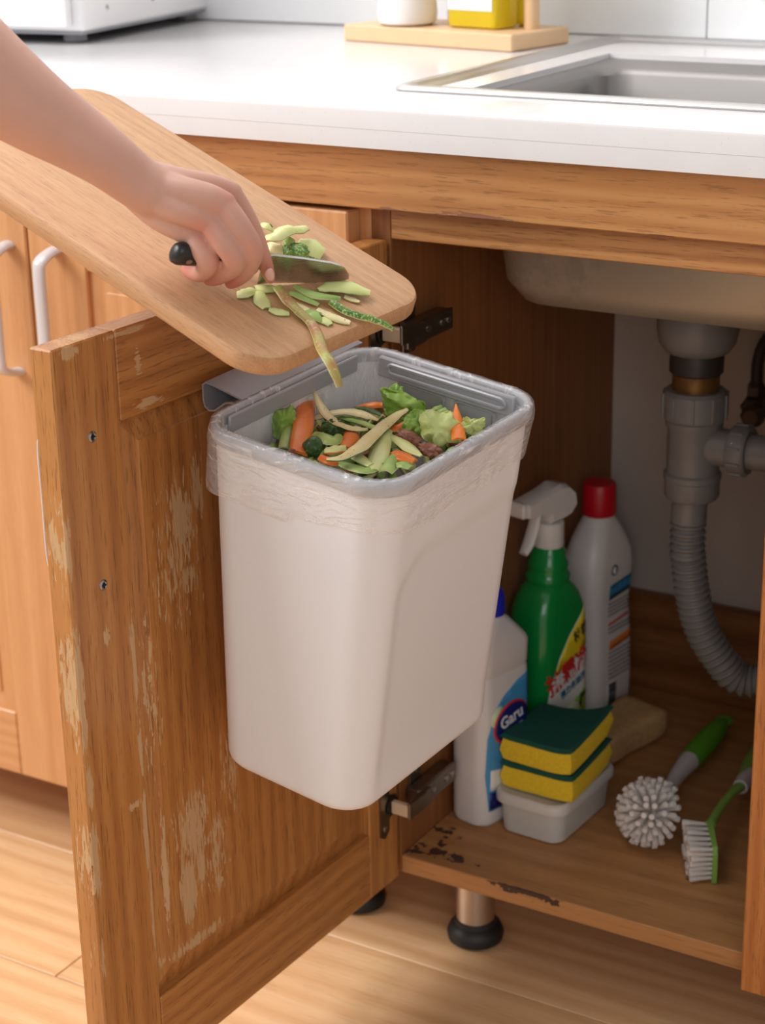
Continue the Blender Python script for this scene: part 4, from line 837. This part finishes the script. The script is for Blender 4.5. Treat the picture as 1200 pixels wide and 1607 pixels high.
# ------------------------------------------------------------------ things on the cabinet base board
HS = .1021
SEC = []
def surfx(y, z):
    """x of the bottle's +x face at (y, z), from its lofted sections"""
    for (z0_, a0, b0_, r0_), (z1_, a1, b1_, r1_) in zip(SEC, SEC[1:]):
        if z0_ <= z <= z1_:
            f = (z - z0_) / max(1e-6, z1_ - z0_); a, b, r_ = a0 + (a1 - a0) * f, b0_ + (b1_ - b0_) * f, r0_ + (r1_ - r0_) * f
            d_ = min(max(0, abs(y) - (b - r_)), r_ * .96); return a - r_ + math.sqrt(r_ * r_ - d_ * d_)
    return SEC[-1][1]
def label_plate(parent, name, pts, lift, mat, th=.0003):
    """printed film following the bottle: outline in (y, z)"""
    bm = bmesh.new(); vs = [bm.verts.new((0, y, z)) for y, z in pts]; bm.faces.new(vs)
    ys = [y for y, _ in pts]; zs = [z for _, z in pts]
    for ax_, lo, hi in ((1, min(ys), max(ys)), (2, min(zs), max(zs))):
        n_ = max(1, int((hi - lo) / (.0035 if ax_ == 1 else .009)))
        for k in range(1, n_):
            c_ = [0, 0, 0]; c_[ax_] = lo + (hi - lo) * k / n_; nv_ = [0, 0, 0]; nv_[ax_] = 1
            bmesh.ops.bisect_plane(bm, geom=bm.verts[:] + bm.edges[:] + bm.faces[:], plane_co=c_, plane_no=nv_)
    for v in bm.verts: v.co.x = surfx(v.co.y, v.co.z) + lift
    bmesh.ops.recalc_face_normals(bm, faces=bm.faces[:])
    if sum(f.normal.x for f in bm.faces) < 0: bmesh.ops.reverse_faces(bm, faces=bm.faces[:])
    me = D.meshes.new(name); bm.to_mesh(me); bm.free(); me.materials.append(mat); me.polygons.foreach_set('use_smooth', [True] * len(me.polygons))
    o = D.objects.new(name, me); COL.objects.link(o); o.parent = parent; mod(o, 'SOLIDIFY', thickness=th, offset=1); return o
def ell(cy, cz, ry, rz, n=32, rot=0): 
    return [(cy + ry * math.cos(a) * math.cos(rot) - rz * math.sin(a) * math.sin(rot), cz + ry * math.cos(a) * math.sin(rot) + rz * math.sin(a) * math.cos(rot)) for a in [2 * PI * i / n for i in range(n)]]
def text(parent, name, s_, size, x, y, z, mat, rot=0, shear=0, bold=.0, sx=1.0):
    """lettering standing on a +x face, reading towards +y"""
    c = D.curves.new('lettering', 'FONT'); c.body = s_; c.size = size; c.align_x = 'CENTER'; c.align_y = 'CENTER'; c.extrude = .00015; c.shear = shear; c.offset = bold
    o = D.objects.new('tmp', c); COL.objects.link(o); dg = bpy.context.evaluated_depsgraph_get(); me = D.meshes.new_from_object(o.evaluated_get(dg)); D.objects.remove(o); D.curves.remove(c)
    T = Matrix.Translation((0, y, z)) @ Matrix.Rotation(rot, 4, 'X') @ Matrix(((0, 0, 1, 0), (sx, 0, 0, 0), (0, 1, 0, 0), (0, 0, 0, 1)))
    me.transform(T)
    for v in me.vertices: v.co.x += surfx(v.co.y, v.co.z) + x
    me.materials.clear(); me.materials.append(mat); ob = D.objects.new(name, me); COL.objects.link(ob); ob.parent = parent; return ob
# bleach bottle with blue cap
BB = thing('cleaner_bottle', 'white detergent bottle with blue cap and blue oval label', 'bottle', (.0335, .116, HS), (0, 0, R(-13)))
BB.scale = (1.12, 1.08, 1.12)
secs = [(0, .0175, .030, .012), (.002, .0195, .033, .013), (.006, .0205, .034, .013), (.06, .0205, .034, .013), (.137, .0205, .033, .013), (.139, .0195, .0325, .013), (.142, .0205, .033, .013), (.161, .021, .0335, .013), (.165, .0200, .032, .013), (.174, .017, .024, .012), (.184, .0135, .0145, .011), (.187, .0115, .0115, .011), (.19, .011, .011, .0105)]
MB().loft([rrect(0, 0, z, a, b, r, 6) for z, a, b, r in secs]).o('body', M['bottle_white'], BB, smooth=40)
MB().rev([(.0122, .188), (.0128, .190), (.0122, .204), (.0105, .210), (.007, .212), (.006, .216), (.0050, .224), (.003, .226)], n=28).o('cap', M['blue'], BB, smooth=40)
X = .0002; SEC[:] = secs
label_plate(BB, 'label', [(-.026, .016), (.027, .014), (.0285, .133), (.012, .129), (-.008, .119), (-.020, .108), (-.027, .085), (-.029, .05)], X, M['lblue'])
label_plate(BB, 'label_band', [(-.0255, .018), (.0268, .016), (.0268, .036), (.005, .029), (-.0255, .034)], X + .0004, M['navy'])
label_plate(BB, 'label_splash', [(-.025, .036), (.005, .031), (.0265, .038), (.0265, .060), (.01, .047), (-.008, .052), (-.0245, .055)], X + .0004, M['lwhite'])
label_plate(BB, 'label_splash', ell(-.016, .103, .007, .010, rot=-.7), X + .0004, M['lpale'])
label_plate(BB, 'logo_ring', ell(.002, .093, .0235, .0185, rot=.25), X + .0005, M['lred'], .0003)
label_plate(BB, 'logo_oval', ell(.0025, .093, .0218, .0162, rot=.25), X + .0009, M['navy'], .0003)
text(BB, 'lettering', 'Garu', .0155, X + .0014, .0025, .0965, M['lwhite'], rot=.2, bold=.0003, sx=.95)
text(BB, 'lettering', 'THE NEW', .0062, X + .0014, .0035, .084, M['lwhite'], rot=.2, bold=.0001)
text(BB, 'lettering', 'CLEAN', .006, X + .0008, .012, .050, M['lred'], rot=.1)
# green spray bottle
GB = thing('spray_bottle', 'green spray bottle with a white trigger head', 'bottle', (.0365, .232, HS), (0, 0, R(-14)))
GB.scale = (1.20, 1.10, 1.27)
secs = [(0, .020, .032, .014), (.003, .0225, .035, .015), (.05, .023, .0355, .015), (.10, .0228, .035, .015), (.138, .0218, .0335, .016), (.150, .0200, .0285, .0165), (.157, .0185, .0225, .0165), (.160, .0162, .0190, .0155), (.163, .0174, .0202, .0165), (.167, .0176, .0198, .0168), (.170, .0156, .0172, .0150), (.173, .0166, .0180, .0160), (.177, .0168, .0178, .0162), (.180, .0150, .0158, .0146), (.185, .0150, .0154, .0146), (.190, .0125, .0126, .0122)]
MB().loft([rrect(0, 0, z, a, b, r, 7) for z, a, b, r in secs]).o('body', M['bottle_green'], GB, smooth=60)
MB().rev([(.0128, .1895), (.0135, .191), (.0135, .209), (.0125, .210)], n=32).o('collar', M['white_plastic'], GB, smooth=40)
hd = MB(); hp_ = [(.016, .207, .006, .004), (.020, .2105, .009, .007), (.0235, .218, .0105, .010), (.022, .2265, .0105, .009)]
prof = [(.010, .2098), (.019, .2115), (.0265, .219), (.0245, .230), (.016, .2375), (.004, .2395), (-.010, .2365), (-.034, .2335), (-.038, .2325), (-.0385, .2215), (-.033, .2205), (-.020, .2205), (-.008, .2175), (-.006, .2098)]
hd.loft([[V((x, y * (1 if abs(x) < .008 else .985), .224 + (z - .224) * (1 if abs(x) < .0075 else .82))) for y, z in prof] for x in (-.0105, -.0072, .0072, .0105)])
hd.o('spray_head', M['white_plastic'], GB, smooth=35)
MB().box((-.008, -.044, .2215), (.008, -.0375, .2335), .0015).o('nozzle', M['white_plastic'], GB)
tr = cr([(0, -.017, .219), (0, -.021, .208), (0, -.027, .197), (0, -.034, .190)], 4)
MB().tube(tr, crs([.0055, .006, .0058, .0045], 4), 12, flat=.55, upv=(0, 1, 0)).o('trigger', M['white_plastic'], GB, smooth=True)
X = .0002; SEC[:] = secs
label_plate(GB, 'label', [(-.031, .010), (.0325, .008), (.0325, .143), (.022, .135), (.002, .118), (-.012, .102), (-.024, .080), (-.030, .05)], X, M['lwhite'])
label_plate(GB, 'label_top', [(.0322, .108), (.0322, .1425), (.022, .1345), (.002, .1175), (-.012, .1015), (-.018, .091), (.008, .097)], X + .0004, M['lyellow'])
label_plate(GB, 'label_bottom', [(-.0305, .0105), (.032, .0085), (.032, .072), (.012, .062), (-.004, .050), (-.02, .042), (-.030, .044)], X + .0004, M['lgreen'])
label_plate(GB, 'bowl_picture', ell(.004, .041, .013, .0195, rot=-.4), X + .0008, M['lpale'])
label_plate(GB, 'tap_picture', [(.016, .053), (.019, .053), (.0195, .060), (.026, .062), (.026, .065), (.017, .064)], X + .0008, M['lblack'])
text(GB, 'lettering', '抹霜净', .0200, X + .0008, .001, .088, M['lred'], rot=.30, bold=.0004)
text(GB, 'lettering', '强力去油污', .0072, X + .0008, .007, .0745, M['lteal'], rot=.30, bold=.0002)
text(GB, 'lettering', '柠檬', .011, X + .0008, .018, .117, M['lblack'], rot=.32, bold=.0003)
# tall white bottle with red cap
WB = thing('disinfectant_bottle', 'tall white bottle with red screw cap behind the green one', 'bottle', (.0345, .356, HS), (0, 0, R(-10)))
WB.scale = (1.05, 1.05, 1.07)
secs = [(0, .021, .034, .016), (.003, .0235, .0375, .017), (.04, .0245, .0395, .018), (.09, .0235, .0385, .018), (.12, .0215, .0365, .017), (.14, .0225, .0375, .018), (.165, .0245, .0385, .018), (.18, .0235, .0365, .018), (.195, .021, .030, .018), (.208, .0175, .022, .0165), (.216, .0145, .016, .014), (.219, .0135, .0138, .013)]
MB().loft([rrect(0, 0, z, a, b, r, 7) for z, a, b, r in secs]).o('body', M['bottle_white'], WB, smooth=60)
MB().rev([(.0165, .2185), (.0175, .221), (.0168, .2485), (.0155, .2505), (.0, .2508)], n=36, cap1=False).o('cap', M['red'], WB, smooth=40)
X = .0002; SEC[:] = secs
label_plate(WB, 'label_band', [(-.012, .135), (.030, .139), (.030, .155), (-.012, .151)], X, M['lteal'])
text(WB, 'lettering', '84消毒液', .0098, X + .0004, .009, .145, M['lblue'], rot=.09, bold=.0002)
label_plate(WB, 'label_band', [(-.012, .082), (.030, .086), (.030, .095), (-.012, .091)], X, M['lorange'])
label_plate(WB, 'label_line', [(-.012, .108), (.022, .111), (.022, .1135), (-.012, .1105)], X, M['lred'])
label_plate(WB, 'emblem', ell(-.006, .166, .0055, .0055), X, M['lblack'])
label_plate(WB, 'emblem_centre', ell(-.006, .166, .0038, .0038), X + .0004, M['bottle_white'])
tb = MB(); rr_ = random.Random(5)
for z in (.130, .126, .122, .118, .104, .100, .078, .0735, .069, .0645, .060, .0555, .051):
    y = -.012
    while y < .024:
        w = rr_.uniform(.002, .006); sx_ = surfx(y + w / 2, z); tb.box((sx_, y, z), (sx_ + .0004, min(y + w, .026), z + .0018), 0); y += w + .0012
tb.o('small_print', flat('faint_print', (120, 116, 122)), WB)['kind'] = 'stuff'
bc = MB(); y = -.0135
label_plate(WB, 'barcode_field', [(-.014, .022), (.001, .0235), (.001, .0475), (-.014, .046)], X, M['lwhite'])
z = .024
while z < .045:
    w = rr_.choice([.0005, .0009, .0014]); sx_ = surfx(-.006, z); bc.box((sx_, -.013, z), (sx_ + .0009, .0, z + w), 0); z += w + rr_.choice([.0004, .0008])
bc.o('barcode', M['lblack'], WB)['kind'] = 'stuff'
# lidded box and two sponges
FB = thing('plastic_box', 'milky lidded plastic box standing under the two sponges', 'box', (.0935, .1375, HS), (0, 0, R(-3)))
MB().loft([rrect(0, 0, z, a, b, r, 6) for z, a, b, r in ((0, .030, .050, .012), (.002, .0325, .0525, .013), (.036, .0355, .0555, .015), (.0362, .0330, .0530, .013), (.004, .0305, .0505, .012))], True, True).o('tub', M['box'], FB, smooth=40)
MB().loft([rrect(0, 0, z, a, b, r, 6) for z, a, b, r in ((.0325, .0375, .0575, .016), (.0335, .0390, .0590, .017), (.0405, .0390, .0590, .017), (.0430, .0375, .0575, .016), (.0438, .0355, .0555, .015), (.0425, .0345, .0545, .0145), (.0420, .0, .0, .0))][:-1] + [rrect(0, 0, .0420, .0335, .0535, .014, 6)]).o('lid', M['box'], FB, smooth=40)
def spongemesh(z0, bend, hx=.0390, hy=.0410):
    """pad and foam with the far end curling up; returns foam, scour"""
    out = []
    for (za, zb) in ((0, .021), (.0212, .0265)):
        nx, ny = 9, 15; mb = MB(); lay = []
        for z in (za, (za + zb) / 2, zb):
            g = []
            for j in range(ny):
                for i in range(nx):
                    x, y = -1 + 2 * i / (nx - 1), -1 + 2 * j / (ny - 1)
                    e = .0012 * (abs(x) ** 12 + abs(y) ** 12) * (1 if z in (za, zb) else 0)
                    lift = bend * (max(0, x * .75 + y * .35 + .1)) ** 2 * (.012)
                    g.append(V((x * (hx - e), y * (hy - e), z0 + z + lift + .0004 * noise.noise(V((x * 6, y * 6, z * 90))))))
            lay.append(g)
        n2 = nx * ny; vs = [p_ for g in lay for p_ in g]; fs = []
        for j in range(ny - 1):
            for i in range(nx - 1):
                a = j * nx + i; fs.append((a, a + nx, a + nx + 1, a + 1)); fs.append((2 * n2 + a, 2 * n2 + a + 1, 2 * n2 + a + nx + 1, 2 * n2 + a + nx))
        per = [i for i in range(nx)] + [j * nx + nx - 1 for j in range(1, ny)] + [(ny - 1) * nx + i for i in range(nx - 2, -1, -1)] + [j * nx for j in range(ny - 2, 0, -1)]
        for L in (0, 1):
            for k in range(len(per)):
                a, b = per[k], per[(k + 1) % len(per)]; fs.append((L * n2 + a, L * n2 + b, (L + 1) * n2 + b, (L + 1) * n2 + a))
        out.append(mb.add(vs, fs))
    return out
for k, (z, lab, bend, rz) in enumerate(((.0445, 'lower yellow sponge with green scouring side on the plastic box', .55, R(-2)), (.0722, 'upper yellow sponge with green scouring side, on top of the stack', 1.0, R(-4)))):
    S = thing('sponge', lab, 'sponge', (.0965, .1325, HS + z), (0, 0, rz), 'kitchen sponges stacked on the box')
    a, b = spongemesh(0, bend); a.o('foam', M['sponge'], S, smooth=50); b.o('scouring_pad', M['scour'], S, smooth=50)
# tan fibre sponge
bm = bmesh.new(); bmesh.ops.create_cube(bm, size=1); bmesh.ops.subdivide_edges(bm, edges=bm.edges[:], cuts=9, use_grid_fill=True)
for v in bm.verts:
    x, y, z = v.co * 2; r_ = (abs(x) ** 6 + abs(y) ** 6 + abs(z) ** 4) ** .2 if True else 1
    f = 1 / max(.6, (abs(x) ** 7 + abs(y) ** 7 + abs(z) ** 5) ** (1 / 6.)); x, y, z = x * f, y * f, z * f
    waist = 1 - .24 * math.cos(y * 1.7)
    v.co = V((x * .034 * waist, y * .054, (z + 1) * .0165 + .004 * y * y)) + V((1, 1, .4)) * .0022 * noise.noise(v.co * 7)
mn = min(v.co.z for v in bm.verts)
for v in bm.verts: v.co.z -= mn
LF = MB().bm(bm).o('fibre_sponge', M['loofah'], smooth=70); LF.location = (.084, .300, HS); LF.rotation_euler = (0, 0, R(-14)); tag(LF, 'tan fibre scrubbing sponge lying behind the stacked sponges', 'sponge')

# brushes
def tuft(r=.0016, L=.02, n=7, flare=1.7):
    mb = MB().rev([(r * .7, 0), (r, L * .5), (r * flare, L * .93), (r * flare * .9, L)], n=n); return mb
def tufts(parent, lst, r, flare=1.6):
    me_ = None
    for (p_, d_, L) in lst:
        if me_ is None: o = tuft(r, 1.0, flare=flare).o('bristle_tuft', M['bristle'], parent, smooth=40); me_ = o.data
        else: o = D.objects.new('bristle_tuft', me_); COL.objects.link(o); o.parent = parent
        o.location = p_; o.rotation_mode = 'QUATERNION'; o.rotation_quaternion = V(d_).to_track_quat('Z', 'Y'); o.scale = (1, 1, L)
b0 = V((.196, .128, HS))
RB = thing('dish_brush', 'round white-bristled dish brush with a bright green handle', 'brush', b0)
hub = V((-.003, .003, .034)); axd = V((-.42, -.62, .40)).normalized()
back = -axd
T = Matrix.Translation(hub - axd * .009) @ axd.to_track_quat('Z', 'Y').to_matrix().to_4x4()
MB().rev([(.006, -.0045), (.0185, -.003), (.021, .0), (.021, .003), (.012, .010), (.0, .0125)], n=36, cap1=False, M=T).o('brush_head', M['brushwhite'], RB, smooth=50)
lst = []; q0 = axd.to_track_quat('Z', 'Y')
for k, (th, cnt) in enumerate(((7, 3), (22, 9), (38, 14), (54, 19), (70, 22), (86, 23), (100, 20))):
    for i in range(cnt):
        a = 2 * PI * (i + .5 * (k % 2)) / cnt + rr_.uniform(-.06, .06); t_ = R(th + rr_.uniform(-3, 3))
        d_ = q0 @ V((math.sin(t_) * math.cos(a), math.sin(t_) * math.sin(a), math.cos(t_)))
        p_ = hub - axd * .004 + d_ * .006; L = .0275 + rr_.uniform(-.0015, .0015)
        tip = p_ + d_ * L
        if tip.z < .0025: L = max(.012, (.0025 - p_.z) / min(-.01, d_.z)) if d_.z < 0 else L
        lst.append((p_, d_, L))
tufts(RB, lst, .0019, 1.6)
hx_ = [V(q) - b0 for q in [(0.1908, 0.1630, 0.1280), (0.1826, 0.2082, 0.1210), (0.1767, 0.2486, 0.1190), (0.1757, 0.2761, 0.1190)]]
hx_[0] = hub - axd * .013
MB().tube(cr(hx_, 6), crs([.0062, .0062, .0085, .0105], 6), 16).o('handle', M['brushwhite'], RB, smooth=True)
gx = [V(q) - b0 for q in [(0.1757, 0.2761, 0.1190), (0.1744, 0.3048, 0.1180), (0.1733, 0.3376, 0.1170), (0.1719, 0.3643, 0.1160), (0.1704, 0.3829, 0.1150)]]
gx = cr(gx, 6)
MB().tube([gx[0] - (gx[1] - gx[0]) * .3] + gx, [.0109] + crs([.0112, .0125, .0125, .0105, .006], 6), 18, flat=.85).o('grip', M['grip'], RB, smooth=True)
e_ = gx[-1]; tdir = (gx[-1] - gx[-4]).normalized(); sd = tdir.cross(V((0, 0, 1))).normalized()
lp = [e_ + tdir * (.004 + .007 * math.cos(a)) + sd * .0075 * math.sin(a) for a in [2 * PI * i / 20 for i in range(21)]]
MB().tube(lp, .0028, 8, cap=False).o('hanging_loop', M['grip'], RB, smooth=True)
g0 = V((.255, .118, HS))
SB = thing('scrub_brush', 'rectangular scrubbing brush with a soft green plastic frame', 'brush', g0)
# head plate : outline in the (y, z) plane, bristles towards -x
T = Matrix.Translation((0.004, 0, 0)) @ Matrix.Rotation(R(28), 4, 'Z')
pl = [V((0, y, z)) for y, z in [(-.030, .0008), (.020, .0008), (.0265, .006), (.0265, .030), (.020, .0375), (.0, .0385), (-.025, .036), (-.030, .030), (-.0315, .010)]]
MB().loft([[T @ (q * 1 + V((x, 0, 0))) for q in pl] for x in (0, .0045)]).o('brush_head', M['gripdull'], SB, smooth=30)
lst = []
for i in range(6):
    for j in range(7):
        y = -.0255 + i * .0092; z = .0045 + j * .0048
        if z > .036: continue
        d_ = (T.to_3x3() @ V((-1, rr_.uniform(-.10, .06) - .03 * (2.5 - i), rr_.uniform(-.03, .10)))).normalized()
        lst.append((T @ V((.0002, y, z)), d_, .0215 + rr_.uniform(-.002, .002)))
tufts(SB, lst, .0024, 1.4)
hd_ = [V(q) - g0 for q in [(0.2490, 0.1530, 0.1280), (0.2457, 0.1806, 0.1300), (0.2452, 0.2068, 0.1310), (0.2462, 0.2351, 0.1290)]]
hd_[0] = T @ V((.003, .018, .034))
MB().tube(cr(hd_, 6), crs([.0050, .0045, .0046, .0062], 6), 14, flat=.8).o('handle', M['gripdull'], SB, smooth=True)
k_ = [V(q) - g0 for q in [(0.2465, 0.2308, 0.1290), (0.2442, 0.2562, 0.1270), (0.2417, 0.2811, 0.1240)]]
MB().tube(cr(k_, 5), crs([.0075, .0088, .0085], 5), 14).o('collar', M['brushwhite'], SB, smooth=True)
k_ = [V(q) - g0 for q in [(0.2447, 0.2440, 0.1300), (0.2378, 0.2898, 0.1240), (0.2323, 0.3365, 0.1180), (0.2268, 0.4040, 0.1140)]]
MB().tube(cr(k_, 6), crs([.006, .0105, .0108, .006], 6), 16).o('grip', M['gripdull'], SB, smooth=True)
